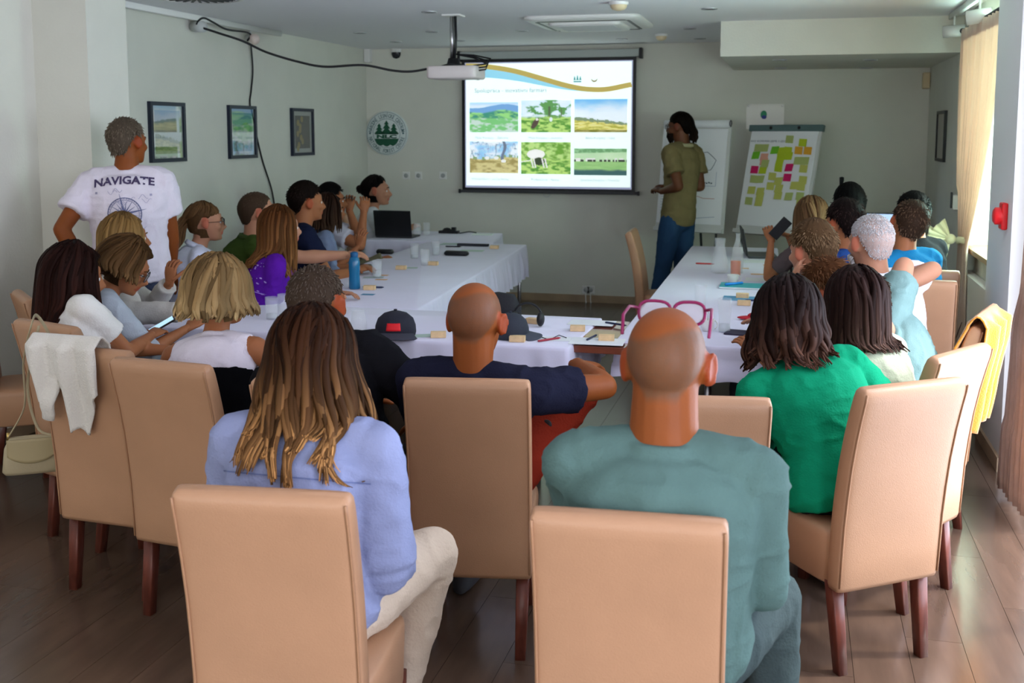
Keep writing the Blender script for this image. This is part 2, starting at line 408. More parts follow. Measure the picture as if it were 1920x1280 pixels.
def hair_cap(g, H, R, s, th, col, colv=.25, top=0., seed=0, line=0., fwd=0.):
    nu, nv = 80, 46; vs = []; cs = []; col = np.array(col)
    for j in range(nv + 1):
        el = 90 - 158 * j / nv
        for i in range(nu):
            phi = -180 + 360 * i / nu; d = sdir(phi, el); k = min(1, max(0, (el - hairline(phi) - line) / 7.)); k = k * k * (3 - 2 * k)
            nz = .5 + .5 * math.sin(phi * .55 + seed) * math.sin(phi * .21 + el * .05 + seed * 2)
            nz = .6 * nz + .4 * rng.random()
            t = (th * (.8 + .35 * nz) + top * max(0, d[2]) ** 2 + fwd * max(0, d[1]) * max(0, d[2])) * k - .010 * (1 - k)
            vs.append(H + R @ (scalp(phi, el, t)[0] * s)); cs.append(col * (1 - colv + 2 * colv * nz))
    fs = [(j * nu + i, j * nu + (i + 1) % nu, (j + 1) * nu + (i + 1) % nu, (j + 1) * nu + i) for j in range(nv) for i in range(nu)]
    g.add(vs, [f[::-1] for f in fs], cs)
def tufts(g, H, R, s, n, L, th, col, col2, up=.3, seed=1, line=0., wid=.0032):
    r = np.random.default_rng(seed); c1, c2 = np.array(col), np.array(col2)
    for _ in range(n):
        phi = r.uniform(-180, 180); el = math.degrees(math.asin(r.uniform(-.42, 1))); el = el if el > -5 else el * 2.2
        if el < hairline(phi) + line + 3: continue
        root, d = scalp(phi, el, th * .6)
        flow = V(0, .25, 0) if el > 55 else V(0, -.1, -1); flow = flow - d * (flow @ d)
        k = 1 if el > 50 else .45
        dv = nrm(nrm(flow + r.normal(0, .25, 3)) + d * up * 3 * k); ll = L * r.uniform(.6, 1.2) * (1 if el > 15 else .6)
        pts = [root, root + dv * ll * .5, root + dv * ll + nrm(flow) * ll * .25]
        c = c1 + (c2 - c1) * r.random()
        g.tube([H + R @ (p * s) for p in pts], [wid * s, wid * .8 * s, .001], 4, cap=.2, col=c, up=R @ d)
def lock(g, pts, ws, c1, c2, n=5, up=None, flat=.45, tip=1.):
    b = len(g.v); g.tube(pts, ws, n, cap=.3, up=up, flat=flat, col=(1, 1, 1)); m = len(pts)
    for i in range(m):
        t = (i / (m - 1)) ** tip; c = tuple(c1 + (c2 - c1) * t)
        for k in range(n): g.c[b + i * n + k] = c
    g.c[b + m * n] = tuple(c1); g.c[b + m * n + 1] = tuple(c2)
def long_hair(g, H, R, s, L, n, col, tipc, th=.016, spread=.25, wave=.008, push=None, face=52, seed=3, tip=2., lw=.012, part=0., tie=None, strand=.35, endv=.2, seg=12, clump=0., ncl=44, hlp=.3):
    rc = np.random.default_rng(seed + 99); CL = [(rc.uniform(-1, 1), rc.uniform(1 - endv, 1.05), rc.normal(0, 1), rc.uniform(0, 6.28)) for _ in range(ncl)]
    r = np.random.default_rng(seed); c1, c2 = np.array(col), np.array(tipc)
    for q in range(n):
        side = 1 if r.random() < .5 else -1; phi = side * (face + (180 - face) * r.random() ** .8)
        e0 = r.uniform(35, 88); lay = r.uniform(.25, 1.1) * th; pts = []
        phi0 = phi * r.uniform(.8, 1.); pw_ = phi * .055 + r.normal(0, .45); ln = L * r.uniform(1 - endv, 1.05)
        ne = 7
        for k in range(ne):
            u = k / (ne - 1); el = e0 + (-8 - e0) * u; ph = phi0 + (phi - phi0) * u
            d = sdir(ph, el); pts.append(H + R @ ((SKULLC + SKULLR * d + d * (lay + .004)) * s))
        if tie is not None:          # gather towards a tie point then fall as a tail
            T0 = H + R @ (np.array(tie) * s); pts = pts[:5]
            a = pts[-1]
            for u in (.35, .7): pts.append(a * (1 - u) + T0 * u + R @ (sdir(phi, 5) * .02 * (1 - u) * s))
            j = r.normal(0, .011, 3) * s; pts.append(T0 + j)
            out = R @ V(0, -1, 0); p = T0 + j
            for k in range(seg):
                u = (k + 1) / seg; p = p + (nrm(out * max(0, .8 - u * 2.2) + V(0, 0, -1)) * ln / seg) + r.normal(0, .0018, 3)
                pts.append(push(p) if push else p)
        else:
            ph2 = phi
            if clump:
                ci = int((abs(phi) - face) / (180.001 - face) * ncl / 2) + (ncl // 2 if side > 0 else 0); c_ = CL[min(ci, ncl - 1)]; pc = side * (face + (180 - face) * ((ci % (ncl // 2)) + .5) / (ncl / 2)); ln = L * (c_[1] * clump + (1 - clump) * r.uniform(.8, 1.1)); pw_ = c_[3] + r.normal(0, .25); ph2 = phi * (1 - clump * .5) + pc * clump * .5
            p = pts[-1]; o = R @ sdir(ph2, 0); o = nrm(V(o[0], o[1], 0))
            for k in range(seg):
                u = (k + 1) / seg
                wv = wave * math.sin(pw_ + u * 6.5) * u
                p = p + V(0, 0, -1) * ln / seg + o * spread * ln / seg * (1 - u * .9)
                pp = p + o * wv + np.cross(o, V(0, 0, 1)) * wave * math.cos(pw_ * 1.3 + u * 5.5) * u
                pts.append(push(pp) if push else pp)
        for _ in range(3): pts = pts[:1] + [pts[i - 1] * .25 + pts[i] * .5 + pts[i + 1] * .25 for i in range(1, len(pts) - 1)] + pts[-1:]
        m = len(pts); ws = [lw * s * (.55 + .45 * min(1, i / 4)) * (1 if i < m * .5 else max(.06, 1 - ((i - m * .5) / (m * .5)) ** 1.3 * .94)) for i in range(m)]
        k = 1 + strand * (r.random() * 2 - 1); hl = r.random()
        cc2 = (c2 if hl > hlp else c1 * .65 + c2 * .35) * k
        lock(g, pts, ws, c1 * k, cc2, up=R @ sdir(phi, 20), tip=tip)

def person(name_label, head, yaw, lean=.08, side=0., s=1., hs=None, w=1., bust=0., skin=(.55, .27, .16), hyaw=None, hpitch=0., hroll=0., cyaw=0.,
           arms=None, legs=None, shirt=None, sleeve='short', pants=(.03, .03, .04), shorts=False, waist=None, fem=False, vox=.009, stand=False,
           hair=None, pelvis=None, shoe=None, collar=None, stub=None, post=None, shl=1., loose=.012, group=None, cat='person', eyes=True, nw=1.):
    H = np.asarray(head, float); ya = math.radians(yaw); hy = math.radians(yaw if hyaw is None else hyaw)
    hs = hs or s
    F0 = V(-math.sin(ya), math.cos(ya), 0); R0 = V(math.cos(ya), math.sin(ya), 0)
    if pelvis is None:
        pz = .92 * s if stand else .565
        pelvis = V(H[0], H[1], 0) - F0 * lean - R0 * side; pelvis[2] = pz
    Pv = np.array(pelvis, float)
    root = empty('person', (Pv[0], Pv[1], 0), label=name_label, cat=cat, group=group)
    RH = rotz(hy) @ rotx(-math.radians(hpitch)) @ roty(math.radians(hroll))
    up0 = nrm(H - Pv)
    N = H + RH @ (V(0, -.028, -.098) * hs) + (-up0) * .046 * s + V(0, 0, -.008) * s           # neck base
    cy = ya + math.radians(cyaw)
    Rc = V(math.cos(cy), math.sin(cy), 0)
    # spine: bezier from pelvis to neck base with slouch
    slouch = -F0 * (.055 if not stand else .02)
    def sp(t): m = (Pv + N) / 2 + slouch; return Pv * (1 - t) ** 2 + m * 2 * t * (1 - t) + N * t * t
    def frame(t):
        tg = nrm(sp(min(1, t + .02)) - sp(max(0, t - .02))); rr = nrm(R0 * (1 - t) + Rc * t); rr = nrm(rr - tg * (rr @ tg)); ff = np.cross(tg, rr); return sp(t), rr, ff, tg
    k = (.93 if fem else 1.) * s
    if fem: TS = [(-.16, .12, .09), (-.08, .165, .12), (.02, .178, .128), (.18, .158, .112), (.36, .132, .098), (.52, .140, .108), (.66, .152, .120), (.78, .158, .112), (.88, .140, .090), (.95, .095, .068), (1., .055, .052)]
    else: TS = [(-.16, .12, .09), (-.08, .155, .118), (.02, .165, .125), (.18, .158, .122), (.36, .152, .120), (.52, .160, .124), (.66, .172, .128), (.78, .180, .124), (.88, .158, .100), (.95, .105, .074), (1., .062, .058)]
    def tsec(t, a, b, e=0., eb=0.):
        c, rr, ff, tg = frame(min(max(t, 0), 1))
        if t < 0: c = Pv + (sp(0) - sp(.05)) / .05 * (-t)
        if t > 1: c = N + tg * (t - 1) * .5
        return (c, rr, ff, a * k * w + e, b * k * w + eb + bust * 0)
    def torso(g, e=0., t0=-1., t1=2., wob=0.):
        g.loft([tsec(t, a, b, e, e) for t, a, b in TS if t0 <= t <= t1], 26, cap=.3)
    cS, rS, fS, tS = frame(.90)
    SJ = {q: cS + rS * q * (.160 if fem else .180) * s * shl - tS * .012 * s for q in (-1, 1)}
    la, lf = .285 * s, .255 * s
    arms = arms or {}
    AR = {}
    for q, key in ((-1, 'L'), (1, 'R')):
        a = dict(arms.get(key) or {})
        tgt = a.get('to')
        if tgt is None:
            tgt = Pv + F0 * (.30 if not stand else .08) + R0 * q * (.06 if not stand else .26) + V(0, 0, .13 if not stand else -.12 * s)
        elif isinstance(tgt, tuple): tgt = Pv * V(1, 1, 0) + F0 * tgt[1] + R0 * tgt[0] + V(0, 0, tgt[2])
        hint = a.get('hint', (q * .5, -.35, -.8)); hint = R0 * hint[0] + F0 * hint[1] + V(0, 0, hint[2])
        el, wr_ = ik(SJ[q], tgt, la, lf, hint); fd = a.get('dir'); dv = nrm(wr_ - el) if fd is None else nrm(R0 * fd[0] + F0 * fd[1] + V(0, 0, fd[2]))
        pn = a.get('palm', (-q * .3, 0, -1)); pn = R0 * pn[0] + F0 * pn[1] + V(0, 0, pn[2])
        AR[q] = (SJ[q], el, wr_, dv, pn, a.get('curl', .45))
    legs = legs or {}; LG = {}
    for q, key in ((-1, 'L'), (1, 'R')):
        hp = Pv + R0 * q * .088 * s + V(0, 0, -.02); a = legs.get(key) or {}
        if stand: kn = hp + V(0, 0, -.42 * s) + F0 * .02 + R0 * q * .015 + F0 * a.get('kf', 0); an = V(kn[0], kn[1], .085) - F0 * .03 + R0 * q * .02 + F0 * a.get('af', 0)
        else:
            kn = hp + F0 * a.get('kf', .42 * s) + R0 * (q * .06 + a.get('kx', 0)) + V(0, 0, a.get('kz', -.015))
            an = V(kn[0], kn[1], .085) + F0 * a.get('af', -.02) + R0 * a.get('ax', 0); an[2] = a.get('az', .085)
        LG[q] = (hp, kn, an)
    # --- body (skin)
    g = G(); torso(g)
    c1 = frame(.96)[0]
    g.loft([(H + RH @ (V(0, -.012, -.03) * hs), RH @ V(1, 0, 0), RH @ V(0, 1, 0), (.05 if fem else .064) * hs, (.055 if fem else .068) * hs),
            ((H + RH @ (V(0, -.012, -.06) * hs)) * .5 + c1 * .5, rS, fS, (.046 if fem else .064) * s * nw, (.050 if fem else .064) * s * nw), (c1, rS, fS, (.054 if fem else .068) * s * nw, .060 * s * nw)], 18, cap=.2)
    for q in (-1, 1):
        g.capsule(c1 + rS * q * .03, SJ[q] + tS * .012 * s - rS * q * .03, (.038 if fem else .048) * s, (.044 if fem else .052) * s, 14)
        a, el, wr_, dv, pn, cu = AR[q]
        g.capsule(a, el, (.046 if fem else .055) * s, (.034 if fem else .041) * s, 14, mid=[(.4, (.042 if fem else .051) * s)])
        g.capsule(el, wr_, (.035 if fem else .042) * s, (.022 if fem else .027) * s, 14, mid=[(.25, (.036 if fem else .044) * s), (.8, (.025 if fem else .030) * s)])
        hp, kn, an = LG[q]
        g.capsule(hp, kn, .082 * s, .056 * s, 14, mid=[(.3, .082 * s), (.8, .060 * s)])
        g.capsule(kn, an, .055 * s, .036 * s, 14, mid=[(.3, .056 * s), (.75, .042 * s)])
    head_geo(g, H, RH, hs)
    body = g.build('body', mat('skin', (.5, .3, .2), .5, attr=True, spec=.22, bump=.05, bscale=180), root)
    sk = np.array(skin)
    hg = G()
    for q in (-1, 1): hand(hg, AR[q][2], AR[q][3], AR[q][4], q, s * (.92 if fem else 1.), AR[q][5], col=skin)
    def fin_body(me):
        P = np.empty(len(me.vertices) * 3); me.vertices.foreach_get('co', P); P = P.reshape(-1, 3) + np.array([Pv[0], Pv[1], 0])
        Lc = ((P - H) @ RH) / hs
        c = np.tile(sk, (len(P), 1)); hd = np.linalg.norm(Lc - V(0, 0, 0), axis=1) < .16
        ear = hd & (abs(Lc[:, 0]) > .077) & (abs(Lc[:, 2]) < .04); c[ear] = sk * V(1.12, .72, .70)
        lip = hd & (abs(Lc[:, 0]) < .024) & (Lc[:, 1] > .085) & (Lc[:, 2] < -.054) & (Lc[:, 2] > -.077); c[lip] = sk * V(1.0, .55, .6)
        if stub is not None:
            sc, st = stub; sc = np.array(sc)
            q = (Lc - SKULLC) / SKULLR; q /= np.linalg.norm(q, axis=1)[:, None] + 1e-9
            phi = np.degrees(np.arctan2(-q[:, 0], q[:, 1])); el = np.degrees(np.arcsin(np.clip(q[:, 2], -1, 1)))
            base = np.clip((el - hairline(phi)) / 6, 0, 1)
            topc = np.clip((el - (st + 9 * np.sin(np.radians(phi * 2)))) / 10, 0, 1)
            kk = base * (1 - topc) * hd * (abs(Lc[:, 0]) < .082)
            nz = vnoise(P * 260)
            c = c * (1 - kk[:, None] * (.75 + .25 * nz[:, None])) + sc * (kk[:, None] * (.75 + .25 * nz[:, None]))
        nz = vnoise(P * 22)[:, None]; c = c * (.94 + .12 * nz)
        ca = me.color_attributes.new('Col', 'FLOAT_COLOR', 'POINT'); ca.data.foreach_set('color', np.hstack([c, np.ones((len(c), 1))]).astype(np.float32).ravel())
        return hg
    PENDING.append((body, vox, 2, fin_body, np.array([Pv[0], Pv[1], 0])))
    # --- clothes
    def folds(amp, sc, seed):
        def f(me):
            n = len(me.vertices); P = np.empty(n * 3); me.vertices.foreach_get('co', P); P = P.reshape(-1, 3); Nn = np.empty(n * 3); me.vertices.foreach_get('normal', Nn); Nn = Nn.reshape(-1, 3)
            w1 = vnoise(P * sc * V(1, 1, .6) + seed); w2 = vnoise(P * sc * 2.3 + seed * 3)
            rd = 1 - abs(2 * vnoise(P * sc * V(1.3, 1.3, 1.9) + 5 + seed) - 1)
            dn_ = np.linalg.norm(P + np.array([Pv[0], Pv[1], 0]) - N, axis=1); am_ = np.clip((dn_ - .07) / .10, 0, 1)
            P = P + Nn * (am_ * amp * ((w1 - .5) * 1.2 + (w2 - .5) * .6 + (rd ** 4 - .2) * .9))[:, None]
            me.vertices.foreach_set('co', P.ravel()); me.update(); return None
        return f
    parts = {}
    if shirt is not None:
        g = G(); e = loose
        torso(g, e, -.12 if not waist else waist[1] - .1, .955)
        cn, rn, fn_, tn = frame(.975); g.loft([(cn - tn * .05, rn, fn_, (.075 if fem else .098) * s * nw + .004, (.070 if fem else .080) * s * nw + .004), (cn - tn * .008, rn, fn_, (.060 if fem else .080) * s * nw + .007, (.062 if fem else .068) * s * nw + .007), (cn + tn * .004, rn, fn_, (.057 if fem else .076) * s * nw + .007, (.060 if fem else .066) * s * nw + .007), (cn + tn * .020 - fn_ * .004, rn, fn_, (.053 if fem else .070) * s * nw + .006, (.055 if fem else .064) * s * nw + .006)], 24, cap=.05)
        for q in (-1, 1):
            a, el, wr_, dv, pn, cu = AR[q]; t = nrm(el - a); rr = (.046 if fem else .055) * s
            if sleeve != 'none': g.capsule(c1 + rS * q * .035 - tS * .001, a + tS * .012 * s - rS * q * .03, (.038 if fem else .048) * s + e * .65, rr + e, 14); g.ell(a, np.eye(3), V(1, 1, 1) * (rr + e), 16, 12)
            else: g.capsule(c1 + rS * q * .04, a - rS * q * .045 + tS * .008, (.038 if fem else .048) * s + e * .6, rr * .86 + e, 14)
            if sleeve in ('short', 'elbow'):
                L = la * (.62 if sleeve == 'short' else .96)
                g.tube([a - t * .02, a + t * .02, a + t * L * .6, a + t * L], [rr + e * .8, rr + e * 1.1, rr + e * 1.1, rr * .92 + e * 1.5], 18, cap=.0)
                if sleeve == 'elbow':
                    t2 = nrm(wr_ - el); g.tube([el - t2 * .02, el + t2 * .05], [rr * .86 + e * 1.5] * 2, 18, cap=0); g.ell(el, np.eye(3), V(1, 1, 1) * (rr * .85 + e), 14, 10)
            if sleeve == 'long':
                t2 = nrm(wr_ - el)
                g.capsule(a, el, rr + e, rr * .80 + e, 16); g.tube([el - t2 * .01, el + (wr_ - el) * .5, wr_ - t2 * .03], [rr * .80 + e, rr * .68 + e, .028 * s + e], 16, cap=0)
        so_ = g.build('shirt', plain('fabric_%d' % len(MATS), shirt, .9, spec=.06, bump=.25, bscale=140, var=.05, vscale=14), root); parts['shirt'] = so_
        PENDING.append((so_, max(vox, .0085), 3, folds(.006 * s, 13, yaw), np.array([Pv[0], Pv[1], 0])))
        if collar:
            cr = [(-.0, .058), (.012, .062), (.030, .066), (.034, .070)]
            cc, r_, f_, t_ = frame(.965)
            nb = .010
            secs = [(cc + t_ * (z) + (-f_) * .004, r_, f_, (a_ + (0 if not fem else -.008)) * s + nb, (a_ + .004) * s + nb) for z, a_ in cr] + [(cc + t_ * .012 + (-f_) * .004, r_, f_, .086 * s, .088 * s), (cc + t_ * .004, r_, f_, .080 * s, .082 * s)]
            g = G(); g.loft(secs, 26, closed=False); g.build('collar', plain('collar_%d' % len(MATS), collar if isinstance(collar, tuple) else shirt, .85, bump=.2, bscale=140), root, solid=.003)
    if waist:
        g = G(); g.loft([tsec(t, a, b, loose + .007, loose + .007) for t, a, b in TS if t <= waist[1]] + [tsec(waist[1] + .02, *[np.interp(waist[1] + .02, [q[0] for q in TS], [q[j] for q in TS]) for j in (1, 2)], loose + .005, loose + .005)], 26, cap=.05)
        o = g.build('skirt', plain('waist_%d' % len(MATS), waist[0], .9, spec=.05, bump=.2, bscale=140), root)
        PENDING.append((o, .010, 2, folds(.003, 12, 3.), np.array([Pv[0], Pv[1], 0])))
    g = G(); e = .012
    torso(g, e * .6, -1, .12)
    for q in (-1, 1):
        hp, kn, an = LG[q]
        t1 = nrm(kn - hp); t2 = nrm(an - kn)
        if shorts: g.tube([hp - t1 * .02, hp + t1 * .1, kn - t1 * .09, kn - t1 * .03], [.085 * s + e, .088 * s + e, .070 * s + e * 1.6, .066 * s + e * 2.2], 18, cap=.0)
        else:
            g.capsule(hp, kn, .084 * s + e, .058 * s + e, 16, mid=[(.3, .084 * s + e), (.8, .063 * s + e)])
            g.tube([kn - t2 * .01, kn * .6 + an * .4, an - t2 * .02], [.058 * s + e, .057 * s + e, .045 * s + e], 16, cap=0)
    po = g.build('shorts' if shorts else 'trousers', plain('trouser_%d' % len(MATS), pants, .9, spec=.06, bump=.25, bscale=120), root); parts['pants'] = po
    PENDING.append((po, .011, 2, folds(.006, 12, yaw + 2.), np.array([Pv[0], Pv[1], 0])))
    for q in (-1, 1):
        hp, kn, an = LG[q]; Ff = F0; g = G(); z0 = an[2] - .085
        g.loft([(an - Ff * .055 + V(0, 0, -.045), R0, V(0, 0, 1), .026, .030), (an - Ff * .02 + V(0, 0, -.03), R0, V(0, 0, 1), .038, .05), (an + Ff * .06 + V(0, 0, -.045), R0, V(0, 0, 1), .044, .036), (an + Ff * .14 + V(0, 0, -.055), R0, V(0, 0, 1), .046, .026), (an + Ff * .185 + V(0, 0, -.06), R0, V(0, 0, 1), .03, .018)], 16, sq=2.6, cap=.4)
        g.build('shoe', shoe or M_SHOE, root)
    # --- face pieces
    P = lambda x, y, z: H + RH @ (V(x, y, z) * hs)
    if eyes:
        for q in (-1, 1):
            g = G(); g.ell(P(q * .031, .0775, .001), RH, V(1, 1, 1) * .0115 * hs, 12, 8, col=(.75, .73, .70)); g.ell(P(q * .031, .0858, .001), RH, V(1, .7, 1) * .0055 * hs, 10, 6, col=(.03, .02, .015))
            g.build('eye', mat('eyeball', (.8, .8, .8), .15, attr=True), root)
            bc = hair.get('col', (.05, .03, .02)) if hair else (.12, .07, .04)
            g = G(); g.tube([P(q * .014, .0985, .024), P(q * .030, .096, .030), P(q * .048, .083, .025)], [.0025, .004, .002], 6, col=tuple(np.array(bc) * .6)); g.build('eyebrow', mat('hair', (.1, .06, .03), .55, attr=True, spec=.04), root)
    # --- hair
    secs = [tsec(t, a, b, loose + .018, loose + .018) for t, a, b in TS if t > .1 and t < .97]
    cs_ = np.array([q[0] for q in secs])
    def push(p):
        for c in (SJ[-1], SJ[1]):
            d = p - c; L = np.linalg.norm(d); r_ = (.065 if fem else .075) * s
            if L < r_ + loose: p = c + d / L * (r_ + loose)
        j = int(np.argmin(((cs_ - p) ** 2).sum(1))); c, ux, uy, rx, ry = secs[j]
        d = p - c; a, b = (d @ ux) / rx, (d @ uy) / ry; r_ = math.hypot(a, b)
        if j == len(secs) - 1 and d @ tS > .03: return p
        if r_ < 1 and b < .35 and abs(a) < .93: return p + uy * (-math.sqrt(1 - a * a) - b) * ry
        if 1e-3 < r_ < 1: p = p + ux * (a / r_ - a) * rx + uy * (b / r_ - b) * ry
        return p
    if hair:
        hr = dict(hair); kind = hr.pop('kind'); g = G(); HM = mat('hair', (.1, .06, .03), .55, attr=True, spec=.04)
        col = tuple(np.array(hr.get('col', (.05, .03, .02))) * .62); tipc = tuple(np.array(hr.get('tip', hr.get('col', (.05, .03, .02)))) * .75); sd = hr.get('seed', int(abs(H[0] * 991)) + 1)
        if kind == 'short':
            hair_cap(g, H, RH, hs, hr.get('th', .010), np.array(hr.get('cap', np.array(col) * .8)), top=hr.get('top', .008), seed=sd, fwd=hr.get('fwd', 0))
            tufts(g, H, RH, hs, hr.get('n', 1500), hr.get('L', .026), hr.get('th', .010), col, tipc, up=hr.get('up', .25), seed=sd)
        elif kind == 'buzz':
            hair_cap(g, H, RH, hs, hr.get('th', .004), hr.get('cap', col), colv=.15, seed=sd)
            tufts(g, H, RH, hs, hr.get('n', 1100), .010, .004, col, tipc, up=.5, seed=sd, wid=.003)
        else:
            hair_cap(g, H, RH, hs, hr.get('th', .014), np.array(col) * .7, seed=sd, fwd=hr.get('fwd', .0), line=hr.get('line', 0 if kind in ('pony', 'bun') else -6))
            kw = {k_: hr[k_] for k_ in ('spread', 'wave', 'face', 'lw', 'tie', 'strand', 'endv', 'seg', 'clump', 'ncl', 'hlp') if k_ in hr}
            if kind in ('pony', 'bun'):
                tie = hr.get('tie', (0, -.115, .02)); kw['tie'] = tie
                long_hair(g, H, RH, hs, hr.get('L', .3) if kind == 'pony' else .03, hr.get('n', 110), col, tipc, th=.012, push=push, face=25, seed=sd, tip=hr.get('tipp', 2.), **{k_: v_ for k_, v_ in kw.items() if k_ not in ('face',)})
                if kind == 'bun':
                    r = np.random.default_rng(sd); c0 = P(*tie) + RH @ V(0, -.02, 0)
                    for _ in range(40):
                        ax = nrm(r.normal(0, 1, 3)); u = nrm(np.cross(ax, V(.3, .5, .8))); v = np.cross(ax, u); rr = .024 * r.uniform(.8, 1.1) * hr.get('bun', 1.)
                        pts = [c0 + (u * math.cos(a) + v * math.sin(a)) * rr for a in np.linspace(0, 4.6, 10)]
                        kk = r.uniform(.7, 1.2); lock(g, pts, [.007] * 10, np.array(col) * kk, np.array(tipc) * kk)
            else:
                long_hair(g, H, RH, hs, hr.get('L', .25), hr.get('n', 220), col, tipc, th=hr.get('th', .014) + .006, push=push, seed=sd, tip=hr.get('tipp', 2.), **kw)
        parts['hair'] = g.build('hair', HM, root)
    info = dict(root=root, H=H, RH=RH, hs=hs, s=s, N=N, frame=frame, AR=AR, SJ=SJ, LG=LG, parts=parts, F0=F0, R0=R0, P=P, Pv=Pv)
    return info
def finish_people():
    for o, vox, sm, cb, off in PENDING:
        m = o.modifiers.new('r', 'REMESH'); m.mode = 'VOXEL'; m.voxel_size = vox; m.use_smooth_shade = True
        m = o.modifiers.new('s', 'SMOOTH'); m.factor = .5; m.iterations = sm
    dg = bpy.context.evaluated_depsgraph_get(); dg.update()
    new = []
    for o, vox, sm, cb, off in PENDING: new.append(bpy.data.meshes.new_from_object(o.evaluated_get(dg)))
    for (o, vox, sm, cb, off), me in zip(PENDING, new):
        o.modifiers.clear(); old = o.data; mt = old.materials[0]; nm = old.name
        extra = cb(me) if cb else None
        if extra is not None and len(extra.v):      # append the hands to the same body mesh
            n = len(me.vertices); P = np.empty(n * 3); me.vertices.foreach_get('co', P); C = np.empty(n * 4, np.float32); me.color_attributes['Col'].data.foreach_get('color', C)
            vs = np.vstack([P.reshape(-1, 3), np.array(extra.v) - off]); fs = [tuple(p.vertices) for p in me.polygons] + [tuple(i + n for i in f) for f in extra.f]
            cc = np.vstack([C.reshape(-1, 4), np.array([(*c, 1) for c in extra.c])])
            me2 = bpy.data.meshes.new(nm); me2.from_pydata(vs.tolist(), [], fs); me2.update()
            ca = me2.color_attributes.new('Col', 'FLOAT_COLOR', 'POINT'); ca.data.foreach_set('color', cc.astype(np.float32).ravel()); me = me2
        if not me.materials: me.materials.append(mt)
        me.shade_smooth(); o.data = me; me.name = nm
def eyeglasses(p, label, col, th=1., w=1., z=0., y=0., lens=(.3, .3, .35), top=False):
    """top-level pair of glasses worn by person p"""
    hs = p['hs']; RH = p['RH'] @ (rotx(math.radians(top)) if top else np.eye(3)); H = p['H']
    Pp = lambda a, b, c: H + RH @ (V(a, b, c) * hs)
    root = empty('eyeglasses', Pp(0, .105 + y, z), label=label, cat='glasses'); g = G()
    M = mat('frame_%s' % label[:18], col, .35)
    for q in (-1, 1):
        c = Pp(q * .035, .106 + y, .002 + z); X, Z = RH @ nrm(V(1, -.12 * q, 0)), RH @ V(0, 0, 1)
        a = np.linspace(0, 2 * math.pi, 25)
        pts = [c + X * .029 * w * hs * np.sign(math.cos(t)) * abs(math.cos(t)) ** .7 + Z * .021 * w * hs * np.sign(math.sin(t)) * abs(math.sin(t)) ** .7 for t in a]
        g.tube(pts, .0021 * hs * th, 6)
        g.tube([Pp(q * (.035 + .0275 * w), .1025 + y, .008 + z), Pp(q * .0755, .095 + y, .010 + z), Pp(q * .0825, .07 + y, .008 + z), Pp(q * .086, .0 + y * .7, .006 + z * .8), Pp(q * .084, -.02 + y * .6, -.012 + z * .6)], .0020 * hs * th, 6)
        gl = G(); gl.add([c + X * .028 * w * hs * math.cos(t) + Z * .020 * w * hs * math.sin(t) for t in a[:-1]], [tuple(range(24))]); gl.build('lens', mat('lens_%s' % label[:18], lens, .05, spec=.5, alpha=.55), root)
    g.tube([Pp(-.009, .108 + y, .008 + z), Pp(0, .112 + y, .010 + z), Pp(.009, .108 + y, .008 + z)], .002 * hs, 6)
    g.build('frame', M, root); return root
def decal(p, polys, col, label, name='print', back=True, cz=.62, cx=0., rough=.8, sub=0):
    """flat print laid on the shirt: polys = [(verts2d, faces)] in chest coordinates (metres, u to the wearer's own right)"""
    def run():
        o = p['parts']['shirt']; off = Vector((p['Pv'][0], p['Pv'][1], 0))
        bv = BVHTree.FromPolygons([v.co + off for v in o.data.vertices], [tuple(q.vertices) for q in o.data.polygons])
        c, rr, ff, tg = p['frame'](cz); g = G(); d = ff if back else -ff
        for vs, fs in polys:
            out = []
            for u, v in vs:
                s_ = c + rr * (u + cx) + tg * v - d * .5; hit = bv.ray_cast(Vector(s_), Vector(d))
                q = np.array(hit[0]) if hit[0] is not None else c + rr * (u + cx) + tg * v - d * .13
                if hit[0] is None: pass
                out.append(q - d * .0045)
            g.add(out, fs)
        ob = g.build(name, plain('print_%s' % label[:20], col, rough), o, smooth=False)
    exec_after.append(run)
def ribbon(pts, wd):
    vs = []; fs = []; n = len(pts); P = [np.array(p, float) for p in pts]
    for i, p in enumerate(P):
        t = nrm(P[min(i + 1, n - 1)] - P[max(i - 1, 0)]); nn = V(-t[1], t[0]); wi = wd[i] if hasattr(wd, '__len__') else wd
        vs += [tuple(p + nn * wi / 2), tuple(p - nn * wi / 2)]
        if i: fs.append((2 * i - 2, 2 * i - 1, 2 * i + 1, 2 * i))
    return vs, fs
def arc(cx, cy, r, a0=0, a1=2 * math.pi, n=40): return [(cx + r * math.cos(a), cy + r * math.sin(a)) for a in np.linspace(a0, a1, n)]
